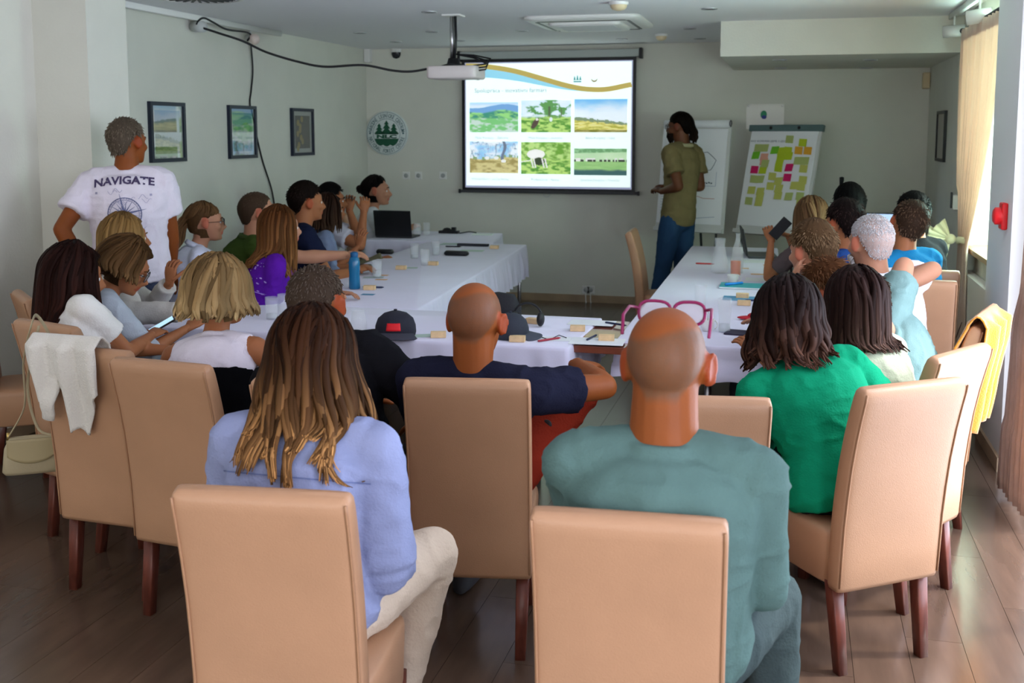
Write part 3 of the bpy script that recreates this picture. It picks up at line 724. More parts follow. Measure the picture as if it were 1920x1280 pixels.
# ------------------------------------------------------------------ tables and cloths
def perim(poly, step=.02):
    P = []; n = len(poly)
    for i in range(n):
        a, b = V(*poly[i]), V(*poly[(i + 1) % n]); L = np.linalg.norm(b - a); t = (b - a) / L; nn = V(t[1], -t[0]); k = int(L / step)
        for j in range(k): P.append((a + (b - a) * j / k, nn, i, j * step))
    m = len(P); out = []
    for i in range(m):      # blend the outward direction at the corners
        nn = nrm(sum(P[(i + d) % m][1] for d in range(-3, 4))); out.append((P[i][0], nn, P[i][2], P[i][3]))
    return out
def cloth(poly, z, drop, label, amp=.016, per=.085, seed=1, group='white tablecloths'):
    g = G(); P = perim(poly); m = len(P); c = np.mean([p[0] for p in P], axis=0)
    rows = [(0, 0, .0), (.004, .0015, 0), (.009, .006, 0), (.011, .02, .05), (.012, .06, .3), (.014, .12, .65), (.016, drop * .7, .9), (.017, drop, 1.)]
    rows = [r for r in rows if r[1] <= drop]
    r = np.random.default_rng(seed); ph = r.uniform(0, 6, 4)
    for off, dn, am in rows:
        for p, nn, si, u in P:
            s_ = u / per * 2 * math.pi; wv = math.sin(s_ + ph[si % 4] + 1.3 * math.sin(s_ * .31 + ph[0])) * .7 + .5 * math.sin(s_ * .43 + ph[1])
            q = p + nn * (off + am * amp * (wv + .6)); hem = .006 * math.sin(s_ * .5) * am
            g.v.append((q[0], q[1], z - dn + hem)); g.c.append((1, 1, 1))
    for i in range(len(rows) - 1):
        for k in range(m): g.f.append((i * m + k, (i + 1) * m + k, (i + 1) * m + (k + 1) % m, i * m + (k + 1) % m))
    g.f.append(tuple(range(m)))
    o = g.build('tablecloth', M_CLOTH); tag(o, label, 'tablecloth', group)
    return o
M_TOP = mat('glossy_red_wood', (.20, .055, .03), .18, var=.2, vscale=6, stretch=(1, 6, 1), coat=.4)
def table(poly, z, label, inset=.10, legs=None):
    P = np.array(poly); c = P.mean(0)
    t = empty('banquet_table', (c[0], c[1], 0), label=label, cat='table', group='banquet tables')
    g = G(); n = len(P)
    vs = [V(p[0], p[1], z - .035) for p in P] + [V(p[0], p[1], z) for p in P]
    g.add(vs, [tuple(range(n))[::-1], tuple(range(n, 2 * n))] + [(k, (k + 1) % n, n + (k + 1) % n, n + k) for k in range(n)]); g.build('tabletop', M_TOP, t, smooth=False, bevel=.003)
    for p in (P if legs is None else legs):
        q = p + nrm(c - p) * inset if legs is None else np.array(p)
        g = G(); g.tube([V(q[0], q[1], 0), V(q[0], q[1], z - .035)], .017, 12, cap=0); g.build('leg', M_METAL, t)
    return t
ZT = .75
def shrink(poly, e): c = np.mean(np.array(poly), axis=0); return [tuple(np.array(p) + nrm(c - np.array(p)) * e) for p in poly]
PL = [(-3.08, 5.66), (-2.05, 5.66), (-2.29, 9.18), (-3.22, 9.18)]
PF = [(-3.30, 4.80), (-1.00, 4.80), (-.985, 5.62), (-3.25, 5.62)]
PR_ = [(-.80, 5.02), (-.06, 5.02), (-.12, 9.45), (-.84, 9.45)]
PB = [(-3.86, 9.26), (-2.62, 9.26), (-2.78, 10.16), (-3.74, 10.20)]
for poly, dr, lb, lt, sd in ((PL, .27, 'white pleated tablecloth on the left long table towards the screen', 'left long banquet table under a white cloth', 1),
                            (PF, .21, 'white tablecloth on the front cross table with the black cap', 'front cross table under a white cloth', 2),
                            (PR_, .17, 'white tablecloth on the right long table with the carafes', 'right long banquet table under a white cloth', 3),
                            (PB, .25, 'white tablecloth on the small far table with the black laptop', 'small far table behind the left row under a white cloth', 4)):
    table(shrink(poly, .03), ZT - .004, lt, legs={2: [(-3.1, 4.95), (-1.42, 5.0), (-1.42, 5.5), (-3.1, 5.5)], 3: [(-.37, 5.12), (-.15, 5.12), (-.25, 9.3), (-.7, 9.3)]}.get(sd)); cloth(poly, ZT, dr, lb, seed=sd, per=.075 if sd == 1 else .12, amp=.022 if sd == 1 else .013)
table([(-1.30, 4.90), (-.60, 4.90), (-.60, 5.60), (-1.30, 5.60)], ZT - .008, 'bare dark red wooden table bridging the front and right tables', legs=[(-1.22, 5.15), (-.66, 5.15), (-.66, 5.52), (-1.22, 5.52)])

# ------------------------------------------------------------------ small things on the tables
Z = ZT + .001
def T(px, py, z=Z): return at(px, py, z=z)
def block(px, py, rz=0., l=.075, h=.028, lab='small wooden block card holder', z=Z):
    p = T(px, py, z); e = empty('card_holder', (p[0], p[1], z), rz, lab, 'card holder', 'wooden card holders on the tables', rot=True)
    g = G(); g.box(-l / 2, l / 2, -.022, -.002, 0, h); g.box(-l / 2, l / 2, .002, .022, 0, h); g.box(-l / 2, l / 2, -.002, .002, 0, h * .5)
    g.build('block', M_BLOCK, e, smooth=False, bevel=.002)
    return e
def sheet(name, px, py, w_, h_, rz, col, lab, cat='paper', grp=None, z=Z, t=.0012, m=None):
    p = T(px, py, z); g = G(); g.box(-w_ / 2, w_ / 2, -h_ / 2, h_ / 2, 0, t)
    o = g.build(name, m or plain('paper_%.2f_%.2f_%.2f' % col, col, .7), smooth=False); o.location = (p[0], p[1], z); o.rotation_euler = (0, 0, rz)
    return tag(o, lab, cat, grp)
def glass_obj(name, px, py, prof, lab, cat='glass', water=None, grp=None, thick=.0022):
    p = T(px, py); e = empty(name, (p[0], p[1], Z), label=lab, cat=cat, group=grp)
    inner = [(max(r - thick, .0005), h + (.004 if i == 0 else 0)) for i, (r, h) in enumerate(prof)]
    full = [(0.0005, prof[0][1])] + prof + inner[::-1] + [(0.0005, prof[0][1] + .004)]
    G().lathe(full, (p[0], p[1], Z), 28).build('glass_wall', M_GLASS, e)
    if water:
        hh, m = water; pr_ = [(0.0005, .0045)] + [(max(r - thick - .0006, .0005), max(h, .0045)) for r, h in prof if h < hh]
        rl = np.interp(hh, [h for r, h in prof], [r for r, h in prof]) - thick - .0006
        pr_ += [(rl, hh), (.0005, hh)]; G().lathe(pr_, (p[0], p[1], Z), 24).build('drink' if m is M_JUICE else 'water', m, e)
    return e
TUMB = [(.030, 0), (.031, .01), (.033, .06), (.035, .12)]
BULB = [(.020, 0), (.034, .008), (.042, .03), (.043, .05), (.038, .085), (.033, .115), (.033, .125)]
CARAFE = [(.045, 0), (.058, .01), (.062, .04), (.058, .09), (.044, .14), (.036, .19), (.040, .25)]
BOT = [(.038, 0), (.042, .01), (.042, .15), (.036, .18), (.019, .225), (.015, .26), (.017, .275), (.019, .285)]
WG = 'drinking glasses on the tables'
glass_obj('drinking_glass', 672, 628, BULB, 'empty rounded glass on the front table left of the black cap', grp=WG)
glass_obj('drinking_glass', 510, 598, TUMB, 'straight glass at the left end of the front table', grp=WG, water=(.03, M_WATER))
glass_obj('drinking_glass', 533, 592, TUMB, 'straight glass beside the buzz-cut man, left of his ear', grp=WG)
glass_obj('drinking_glass', 707, 520, TUMB, 'glass of water right of the blue bottle', grp=WG, water=(.05, M_WATER))
glass_obj('drinking_glass', 777, 484, TUMB, 'left one of the three glasses at the middle of the left table', grp=WG, water=(.03, M_WATER))
glass_obj('drinking_glass', 797, 497, TUMB, 'nearest of the three glasses at the middle of the left table', grp=WG)
glass_obj('drinking_glass', 817, 478, TUMB, 'right one of the three glasses at the middle of the left table', grp=WG, water=(.06, M_WATER))
glass_obj('drinking_glass', 782, 443, BULB, 'glass beside the far black laptop', grp=WG)
glass_obj('drinking_glass', 800, 440, TUMB, 'tall glass right of the far black laptop', grp=WG)
glass_obj('drinking_glass', 1313, 573, TUMB, 'glass standing alone near the inner edge of the right table', grp=WG)
glass_obj('drinking_glass', 1358, 622, [(.029, 0), (.031, .01), (.028, .05), (.033, .13), (.034, .17)], 'tall glass with a little water at the near end of the right table', grp=WG, water=(.04, M_WATER))
glass_obj('water_carafe', 1349, 512, CARAFE, 'empty clear glass carafe beside the milk bottle shaped carafe', 'carafe', thick=.003)
glass_obj('glass_bottle', 1382, 512, BOT, 'clear glass bottle with a narrow neck behind the orange juice glass', 'bottle', thick=.003)
glass_obj('juice_glass', 1379, 517, [(.034, 0), (.036, .01), (.037, .10), (.038, .12)], 'glass of orange juice in front of the clear bottle', 'glass', water=(.105, M_JUICE))
def cup(px, py, r, h, lab, spoon=False):
    p = T(px, py); e = empty('coffee_cup', (p[0], p[1], Z), label=lab, cat='cup')
    G().lathe([(.0005, 0), (r * .6, 0), (r * .8, h * .3), (r, h), (r - .003, h), (r * .75, h * .3), (.0005, .006)], (p[0], p[1], Z), 24).build('bowl', M_PWHITE, e)
    a = np.linspace(-1.3, 1.3, 9); G().tube([V(p[0] + r * .85 + .018 * math.cos(t), p[1], Z + h * .55 + .022 * math.sin(t)) for t in a], .0035, 6).build('handle', M_PWHITE, e)
    if spoon: s_ = G().tube([V(p[0], p[1], Z + .02), V(p[0] + .004, p[1] + .01, Z + h + .05)], .0028, 6).build('spoon', M_METAL); tag(s_, 'teaspoon standing in the near white cup', 'spoon')
cup(1374, 530, .040, .055, 'white cup in front of the orange juice'); cup(1326, 620, .038, .060, 'white coffee cup with a spoon by the near glass', True)
# blue bottle
p = T(665, 541); e = empty('water_bottle', (p[0], p[1], Z), label='translucent blue water bottle on the left table', cat='bottle')
G().lathe([(.0005, 0), (.034, 0), (.037, .006), (.036, .06), (.034, .09), (.036, .12), (.036, .175), (.028, .2), (.022, .205), (.0005, .205)], (p[0], p[1], Z), 24).build('bottle_body', mat('blue_plastic', (.02, .22, .45), .15, trans=.35, spec=.6), e)
G().lathe([(.024, .205), (.025, .21), (.025, .232), (.012, .238), (.0005, .238)], (p[0], p[1], Z), 20).build('cap', mat('blue_cap', (.01, .10, .25), .4), e)
# blocks, cards, pens
for px, py, a, lab in ((822, 632, .3, 'card holder right of the black cap with the red patch'), (970, 640, .1, 'card holder in front of the headphones'), (1000, 606, -.2, 'card holder on a white card behind the headphones'),
                       (1083, 620, .15, 'upper left card holder on the bare wooden table'), (1137, 638, .1, 'right card holder on the bare wooden table'), (693, 543, .2, 'card holder at the foot of the blue bottle'),
                       (752, 505, .1, 'card holder in the middle of the left table'), (812, 497, 0, 'card holder in front of the three glasses'), (927, 466, .1, 'card holder near the far corner of the left table'),
                       (1452, 499, 0, 'card holder behind the juice on the right table'), (1395, 572, 0, 'card holder below the blue notebook'), (1392, 558, 0, 'card holder on the papers below the blue notebook')):
    block(px, py, a, lab=lab)
for px, py, l in ((715, 524, .08), (720, 516, .06), (1420, 514, .09), (1395, 503, .07), (1440, 497, .07)):
    sheet('name_card', px, py, l, .045, .1, (.75, .42, .2), 'orange-brown name card lying flat ' + {715: 'right of the blue bottle', 720: 'behind the water glass by the blue bottle', 1420: 'behind the carafes', 1395: 'beside the clear bottle', 1440: 'by the elbow of the boy'}[px], 'card', 'orange name cards lying on the tables')
for px, py, l, a, lab in ((800, 629, .12, .5, 'pale green leaflet under the card holder near the black cap'), (770, 502, .10, .2, 'dull green leaflet near the middle glasses'), (1040, 635, .16, .1, 'white card at the end of the front cloth'),
                     (1110, 605, .24, 0, 'white sheet on the bare wooden table under the card holders'), (1120, 640, .26, .05, 'second white sheet at the front of the bare wooden table'), (690, 552, .08, .1, 'blue note on the left table by the blue bottle'), (1440, 525, .3, 0, 'white papers on the right table beside the boy'),
                     (1400, 560, .28, 0, 'white papers below the blue notebook'), (1430, 490, .3, .2, 'white papers by the far laptop on the right table'), (885, 470, .2, .1, 'grey-green folder at the far end of the left table'), (700, 520, .14, .3, 'grey leaflet under the water glass by the blue bottle')):
    c = (.10, .28, .45) if 'blue note' in lab else (.50, .62, .55) if 'green' in lab else (.80, .82, .84) if 'white' in lab else (.42, .48, .5)
    sheet('paper_sheet', px, py, l, l * .65, a, c, lab)
for i, (px, py, a, c, lab) in enumerate(((1030, 636, .9, (.35, .03, .05), 'dark red pen lying on the front table'), (1155, 607, -.5, (.02, .03, .08), 'dark pen on the bare wooden table, upper one'), (1110, 632, 1.4, (.02, .03, .08), 'dark pen pointing to the edge of the bare table'),
                            (1322, 494, 0, (.5, .03, .03), 'red marker near the carafe'), (700, 538, .1, (.02, .03, .08), 'dark pen behind the card holder at the blue bottle'), (850, 462, .05, (.02, .02, .03), 'black pen at the far end of the left table'), (1420, 563, .1, (.03, .04, .12), 'dark pen on the papers of the right table'))):
    p = T(px, py, Z + .006); d = V(math.cos(a), math.sin(a), 0) * .07
    o = G().tube([p - d, p - d * .9, p + d * .8, p + d], [.004, .0055, .0055, .0015], 8).build('pen', plain('pen_%d' % i, c, .3)); tag(o, lab, 'pen')
# blue notebook, red purse, dark phone
p = T(1400, 538); e = empty('notebook', (p[0], p[1], Z), label='teal notebook lying on the right table', cat='notebook')
G().box(p[0] - .17, p[0] + .17, p[1] - .11, p[1] + .11, Z, Z + .012).build('cover', plain('teal_cover', (.05, .38, .42), .4), e, smooth=False, bevel=.002)
G().box(p[0] - .168, p[0] + .171, p[1] - .111, p[1] + .108, Z + .002, Z + .010).build('pages', M_PAPER, e, smooth=False)
o = G().tube([T(1360, 533, Z + .02), T(1392, 530, Z + .02)], .008, 8).build('marker', plain('blue_marker', (.02, .25, .75), .3)); tag(o, 'bright blue marker lying on the teal notebook', 'pen')
p = T(1412, 600); g = G(); g.ell(p + V(0, 0, .012), np.eye(3), V(.085, .03, .012), 20, 10); g.ell(p + V(.02, .0, .024), np.eye(3), V(.05, .028, .020), 20, 10)
tag(g.build('glasses_case', plain('red_case', (.45, .01, .02), .35)), 'bright red glasses case near the green-shirted woman', 'case')
sheet('tablet', 1398, 626, .19, .12, -.2, (.035, .03, .06), 'dark tablet lying at the near end of the right table', 'tablet', t=.008)
for px, py, l, lab in ((856, 479, .10, 'black microphone pouch on the left table'), (722, 476, .07, 'black glasses case left of the glasses'), (682, 505, .06, 'black phone beside the blue bottle')):
    p = T(px, py, Z); g = G(); g.loft([(p + V(-l, 0, .018), V(0, 1, 0), V(0, 0, 1), .022, .010), (p + V(-l * .85, 0, .02), V(0, 1, 0), V(0, 0, 1), .034, .020), (p + V(l * .85, 0, .02), V(0, 1, 0), V(0, 0, 1), .034, .020), (p + V(l, 0, .018), V(0, 1, 0), V(0, 0, 1), .022, .010)], 16, sq=3, cap=.2)
    tag(g.build('pouch', M_BLACK), lab, 'pouch')
sheet('folder', 887, 461, .28, .05, .0, (.02, .02, .03), 'long flat black case at the far end of the left table', 'case', t=.02)
sheet('document_folder', 862, 458, .34, .16, .05, (.45, .55, .52), 'grey clear folder at the far end of the left table', 'folder', t=.003)
# things on the far laptop table
def laptop(p, rz, w_, h_, lab, open_=1.75, lit=None, sticker=False):
    e = empty('laptop', (p[0], p[1], p[2]), rz, lab, 'laptop', rot=True)
    G().box(-w_ / 2, w_ / 2, 0, .23, 0, .018).build('keyboard_base', M_DARK, e, smooth=False, bevel=.004)
    R = rotx(open_ - math.pi / 2)
    g = G(); g.box(-w_ / 2, w_ / 2, 0, .012, 0, h_, R=rotx(-(open_ - math.pi / 2)), o=V(0, 0.23, .018)); lid = g.build('lid', M_BLACK, e, smooth=False, bevel=.003)
    Rr = rotx(-(open_ - math.pi / 2)); g = G(); g.box(-w_ / 2 + .012, w_ / 2 - .012, -.0015, 0, .012, h_ - .012, R=Rr, o=V(0, .23, .018))
    g.build('display', mat('display_lit', (.35, .5, .75), .3, emit=(.45, .62, .9), est=.7) if lit else M_DARK, lid, smooth=False)
    if sticker: g = G(); g.box(-.045, .02, .0122, .0132, -.03, .04, R=Rr, o=V(-w_ / 2 + .06, .23, h_ - .03)); g.build('sticker', M_PAPER, lid, smooth=False)
    return e
laptop(V(-3.64, 9.66, ZT + .002), math.pi, .37, .25, 'black laptop with a white sticker on its lid, far left table', sticker=True)
laptop(V(-.12, 8.80, ZT + .002), R90 + .12, .34, .22, 'dark open laptop seen edge-on at the far end of the right table')
p = at(842, 437, z=ZT + .002); g = G()
g.box(-.10, .10, -.03, .03, 0, .025); g.box(.03, .07, -.02, .02, .02, .06); g.loft([(V(-.02, 0, .02), V(1, 0, 0), V(0, 1, 0), .06, .035), (V(-.02, 0, .05), V(1, 0, 0), V(0, 1, 0), .03, .02)], 14, cap=.3)
o = g.build('desk_phone', M_BLACK, smooth=False); o.location = p; tag(o, 'small black conference microphone on the far table', 'microphone')
o = G().tube([at(862, 437, z=ZT + .01), at(880, 434, z=ZT + .012), at(893, 436, z=ZT + .01)], .006, 6).build('cable', M_BLACK); tag(o, 'short black cable on the far table', 'cable')
sheet('notepad', 905, 440, .20, .14, .1, (.80, .86, .82), 'white notepad at the corner of the far table', 'notepad', t=.008, z=ZT + .002)
# cap with a red patch
def cap_obj(p, rz, col, lab, patch=None, s=1.0):
    e = empty('baseball_cap', tuple(p), rz, lab, 'cap', rot=True); g = G(); M = plain('capfab_%s' % lab[:12], col, .8, bump=.2, bscale=200)
    g.lathe([(.092 * s, 0), (.097 * s, .02), (.095 * s, .05), (.083 * s, .085), (.055 * s, .110), (.02 * s, .121), (.0005, .122)], n=30)
    g.lathe([(.0005, .120), (.008, .124), (.008, .130), (.0005, .132)], n=10); crown = g.build('crown', M, e)
    def br(u, v):
        a = -1.15 + 2.3 * u; r0 = .090 * s; ex = .075 * s * math.cos(a * .9) ** .6 * v if abs(a) < 1.5 else 0
        return V(math.sin(a) * (r0 + ex * .6), -math.cos(a) * r0 - ex, .016 + .012 * math.cos(a * 1.2) - .02 * v)
    g = G(); g.grid(br, 24, 6); g.build('brim', plain('capbrim_%s' % lab[:12], tuple(np.array(col) * 1.6 + .015), .8), e, solid=.004)
    if patch:
        g = G()
        g.grid(lambda u, v: V(math.sin(-.36 + .72 * u) * (.0975 - .012 * v) * s, -math.cos(-.36 + .72 * u) * (.0985 - .0125 * v) * s, .038 + .036 * v), 8, 4); g.build('patch', plain('red_patch', patch, .6), crown, solid=.002)
    return e
cap_obj(at(742, 628, z=Z), .25, (.016, .016, .028), 'black baseball cap with a red square patch on the front table', (.75, .012, .02), 1.05)
cap_obj(at(957, 632, z=Z), 1.9, (.03, .035, .05), 'dark grey cap leaning behind the bald man in navy', None, .95)
p = at(935, 605, z=Z); g = G(); g.loft([(p + V(0, 0, 0), V(1, 0, 0), V(0, 1, 0), .12, .07), (p + V(0, 0, .08), V(1, 0, 0), V(0, 1, 0), .12, .07), (p + V(0, 0, .15), V(1, 0, 0), V(0, 1, 0), .085, .05)], 20, sq=3, cap=.3)
tag(g.build('camera_bag', mat('bag_black', (.012, .012, .016), .7, bump=.3)), 'black camera bag standing behind the dark grey cap', 'bag')
# headphones
p = at(988, 612, z=Z); e = empty('headphones', tuple(p), label='black headphones lying on the front table right of the grey cap', cat='headphones')
G().tube([p + V(.075 * math.cos(a), .02, .045 + .075 * math.sin(a)) for a in np.linspace(.2, 2.94, 16)], .006, 8).build('headband', M_BLACK, e)
for q in (-1, 1): G().ell(p + V(q * .07, .01, .04), np.eye(3), V(.02, .036, .038), 14, 10).build('ear_cup', M_BLACK, e)
o = G().tube([at(x_, y_, z=Z + .003) for x_, y_ in ((1005, 628), (1030, 637), (1048, 628), (1062, 633))], .0022, 6).build('cable', M_BLACK); tag(o, 'thin dark cable trailing from the headphones', 'cable')

# ------------------------------------------------------------------ back wall: screen, logo, sockets
def quad(name, m, x0, x1, z0, z1, y, parent=None, t=.002, **k): return bx(name, m, x0, x1, y - t, y, z0, z1, parent=parent, **k)
sx0, sx1, sz0, sz1, sy = -3.345, -1.535, 1.15, 2.49, YB - .085
SCR = empty('projection_screen', (-2.44, sy, sz0), label='pull-down projection screen showing a slide of six landscape photographs', cat='screen')
bx('screen_case', mat('grey_green_case', (.42, .45, .43), .5), sx0 - .02, sx1 + .03, sy - .03, sy + .06, sz1 + .0, sz1 + .075, parent=SCR, bevel=.008)
for x_ in (sx0 - .04, sx1 + .03): bx('end_cap', M_BLACK, x_, x_ + .03, sy - .04, sy + .06, sz1 - .02, sz1 + .085, parent=SCR, bevel=.006)
bx('border', M_BLACK, sx0, sx1, sy - .001, sy + .001, sz0, sz1, parent=SCR)
bx('bottom_bar', M_DARK, sx0 - .03, sx1 + .03, sy - .012, sy + .012, sz0 - .03, sz0, parent=SCR, bevel=.004)
for x_ in (sx0 - .04, sx1 + .025): bx('bar_end', M_BLACK, x_, x_ + .022, sy - .018, sy + .018, sz0 - .037, sz0 + .006, parent=SCR, bevel=.004)
G().tube([V(-2.44 + .035 * math.cos(a), sy, sz0 - .03 - .035 * abs(math.sin(a)) ** .8) for a in np.linspace(math.pi, 2 * math.pi, 9)], .003, 6).build('pull_handle', M_METAL, SCR)
SE = .56
ix0, ix1, iz0, iz1 = sx0 + .045, sx1 - .045, sz0 + .045, sz1 - .045
bx('slide_margin', mat('slide_margin_lit', (.3, .3, .4), .8, emit=(.30, .33, .48), est=.5), ix0 - .012, ix1 + .012, sy - .002, sy - .001, iz0 - .022, iz1 + .012, parent=SCR)
SW = mat('slide_lit', (.6, .6, .6), .8, attr=True, emit=(1, 1, 1), est=SE)
SLIDE = G().box(ix0, ix1, sy - .0045, sy - .0025, iz0, iz1, col=(.86, 1.0, .97)).build('slide', SW, SCR, smooth=False)
WW, HH = ix1 - ix0, iz1 - iz0
def sl(u, v): return (ix0 + u * WW, iz1 - v * HH)         # slide coordinates, v down
def slide_poly(name, pts2, col, y=-.0055):
    vs, fs = pts2; G().add([V(*(lambda q: (q[0], sy + y, q[1]))(sl(u, v))) for u, v in vs], [f[::-1] for f in fs], col).build(name, SW, SLIDE, smooth=False)
us = np.linspace(0, 1, 60)
cg = np.interp(us, [0, .12, .3, .5, .65, .78, .9, 1], [.015, .02, .06, .14, .20, .225, .215, .175])
cg = np.convolve(np.pad(cg, 4, 'edge'), np.ones(9) / 9, 'valid')
cb = cg + np.interp(us, [0, .1, .3, .5, .7, 1], [.075, .08, .066, .04, .010, .0])
vs = []; fs = []
for i, u in enumerate(us):
    vs += [(u, cg[i]), (u, cb[i] + .012)]
    if i: fs.append((2 * i - 2, 2 * i - 1, 2 * i + 1, 2 * i))
slide_poly('blue_band', (vs, fs), (.27, .60, .76))
slide_poly('gold_band', ribbon([(u, c) for u, c in zip(us, cg)], .040), (.44, .35, .10), y=-.0065)
def slide_text(txt, u, v, size, col, name='caption'):
    vv, ff = text_polys(txt, size); G().add([V(sl(u, v)[0] + a, sy - .0062, sl(u, v)[1] + b) for a, b in vv], [f for f in ff], col).build(name, SW, SLIDE, smooth=False)
slide_text('Spolupráca - inovatívni farmári', .275, .235, .062, (.16, .27, .32), 'slide_title')
def tree_poly(cx, cy, h, wd):
    o = []
    L = [(0, 1), (.22, .70), (.10, .70), (.34, .40), (.16, .40), (.5, .06)]
    for a, b in L: o.append((cx + a * wd, cy + b * h))
    for a, b in L[::-1][:-1]: o.append((cx - a * wd, cy + b * h))
    return o
for k in range(3):
    q = tree_poly(0, 0, .055 if k == 1 else .045, .03); g = G(); x_, z_ = sl(.665 + k * .017, .145); g.add([V(x_ + a, sy - .0062, z_ + b) for a, b in q], [tuple(range(len(q)))], (.03, .24, .26)); g.build('tree_icon', SW, SLIDE, smooth=False)
x_, z_ = sl(.682, .15); G().box(x_ - .04, x_ + .04, sy - .0063, sy - .0055, z_ - .012, z_, col=(.03, .24, .26)).build('tree_icon', SW, SLIDE, smooth=False)
x_, z_ = sl(.782, .13); vv, ff = ribbon(arc(x_, z_, .030, math.pi + .15, 2 * math.pi - .15, 14), [.004 + .012 * math.sin(t) for t in np.linspace(0, math.pi, 14)]); G().add([V(a, sy - .0062, b) for a, b in vv], ff, (.25, .22, .12)).build('round_icon', SW, SLIDE, smooth=False)
def fbm(x, y, s=0, o=4):
    r = 0; a = .5; P = np.stack([x, y, np.full_like(x, s * 7.3)], 1)
    for _ in range(o): r = r + a * vnoise(P); P = P * 2.03; a *= .5
    return r
def mixc(a, b, t): return np.array(a) * (1 - t[:, None]) + np.array(b) * t[:, None]
def ss(a, b, x): t = np.clip((x - a) / (b - a), 0, 1); return t * t * (3 - 2 * t)
def pic(kind, X, Yy):
    """landscape photographs as colours; Yy 0 top .. 1 bottom"""
    if kind == 0:
        c = mixc((.45, .68, .95), (.80, .90, .98), ss(0, .2, Yy)); h1 = .10 + .06 * np.sin(X * 5 + 1) + .05 * fbm(X * 4, X * 0, 1); m = ss(-.01, .02, Yy - h1); c = c * (1 - m[:, None]) + np.array((.18, .38, .68)) * m[:, None]
        h2 = .26 + .05 * np.sin(X * 7) + .08 * fbm(X * 5, X * 0, 2); m = ss(-.02, .04, Yy - h2); n = fbm(X * 9, Yy * 12, 3); c = c * (1 - m[:, None]) + mixc((.06, .28, .20), (.30, .65, .22), ss(.35, .6, n)) * m[:, None]
        m = ss(.50, .56, Yy); n = fbm(X * 7 + 3, Yy * 9, 5); c = c * (1 - m[:, None]) + mixc((.20, .55, .20), (.55, .70, .62), ss(.42, .55, n)) * m[:, None]
    elif kind in (1, 4):
        n = fbm(X * 9, Yy * 9, 7 + kind); c = mixc((.55, .78, .95), (.92, .96, .98), n) if kind == 1 else mixc((.15, .35, .05), (.50, .72, .25), ss(.3, .6, n))
        if kind == 1:
            tr = ss(.42, .5, fbm(X * 6 + 1, Yy * 7, 9) + .25 * np.exp(-((X - .58) / .14) ** 2) - .1 + .1 * (X > .75)) * (Yy < .55); c = c * (1 - tr[:, None]) + np.array((.12, .32, .10)) * tr[:, None]
            m = (abs(X - .57) < .022) & (Yy > .2) & (Yy < .62); c[m] = (.10, .14, .08); m = (abs(X - .81) < .012) & (Yy > .25) & (Yy < .6); c[m] = (.12, .16, .08)
        m = ss(.50, .60, Yy + .06 * fbm(X * 9, Yy * 3, 3)); n = fbm(X * 12, Yy * 20, 4); c = c * (1 - m[:, None]) + mixc((.10, .30, .05), (.48, .70, .20), ss(.3, .6, n)) * m[:, None]
        if kind == 1:
            m = ((X - .29 + (Yy - .7) * .3) / .06) ** 2 + ((Yy - .72) / .17) ** 2 < 1; c[m] = (.10, .07, .06); m = ((X - .32) / .025) ** 2 + ((Yy - .6) / .04) ** 2 < 1; c[m] = (.85, .85, .8); m = ((X - .6) / .03) ** 2 + ((Yy - .6) / .07) ** 2 < 1; c[m] = (.75, .85, .88)
        else:
            m = ((X - .30) / .18) ** 2 + ((Yy - .38) / .15) ** 2 < 1; c[m] = (.88, .88, .86)
            m = ((X - .36) / .12) ** 2 + ((Yy - .60) / .12) ** 2 < 1; c[m] = (.05, .07, .04)
            for lx in (.20, .25, .42, .48): m = (abs(X - lx - (Yy - .5) * .15) < .014) & (Yy > .5) & (Yy < .8); c[m] = (.85, .85, .82)
            m = (abs(Yy - .62 + X * .25) < .015) & (X < .2); c[m] = (.85, .87, .8)
    elif kind == 2:
        c = mixc((.20, .52, .85), (.80, .90, .97), ss(.05, .5, Yy + .3 * fbm(X * 3, Yy * 5, 11) - .1)); hz = .56 + .18 * X + .03 * fbm(X * 14, X * 0, 3); m = ss(-.01, .02, Yy - hz)
        n = fbm(X * 8, Yy * 26, 12); c = c * (1 - m[:, None]) + mixc((.42, .42, .06), (.85, .78, .30), ss(.3, .65, n)) * m[:, None]
        m = (abs(Yy - hz) < .03 + .05 * fbm(X * 30, X * 0, 8) * (fbm(X * 22, X * 0, 5) > .5)); c[m] = (.22, .30, .18); m = Yy > .93; c[m] = c[m] * .45
    elif kind == 3:
        c = mixc((.30, .58, .88), (.85, .92, .98), ss(.3, .6, fbm(X * 4, Yy * 5, 13)))
        br = (abs(2 * vnoise(np.stack([X * 22, Yy * 6, X * 0], 1)) - 1) < .10) & (Yy < .5); c[br] = (.30, .38, .45)
        hz = .52 + .04 * np.sin(X * 6); m = ss(-.02, .03, Yy - hz); n = fbm(X * 10, Yy * 14, 14); c = c * (1 - m[:, None]) + mixc((.35, .28, .10), (.62, .55, .26), ss(.3, .6, n)) * m[:, None]
        m = (abs(Yy - hz + .02) < .04) & (fbm(X * 20, X * 0, 6) > .42); c[m] = (.25, .38, .20); m = (abs(X - .70 - .03 * np.sin(Yy * 9)) < .03) & (Yy < .58); c[m] = (.16, .20, .28)
        for bx_, by_ in ((.36, .52), (.55, .52), (.7, .62)): m = ((X - bx_) / .05) ** 2 + ((Yy - by_) / .05) ** 2 < 1; c[m] = (.85, .87, .85)
    else:
        c = mixc((.16, .36, .16), (.30, .55, .30), ss(.35, .6, fbm(X * 16, Yy * 12, 15))); m = ss(.16, .2, Yy + .05 * X); c = c * (1 - m[:, None]) + mixc((.42, .66, .38), (.62, .82, .55), fbm(X * 3, Yy * 6, 2)) * m[:, None]
        m = ss(.45, .5, Yy); c = c * (1 - m[:, None]) + mixc((.22, .48, .16), (.42, .66, .28), fbm(X * 7, Yy * 16, 16)) * m[:, None]
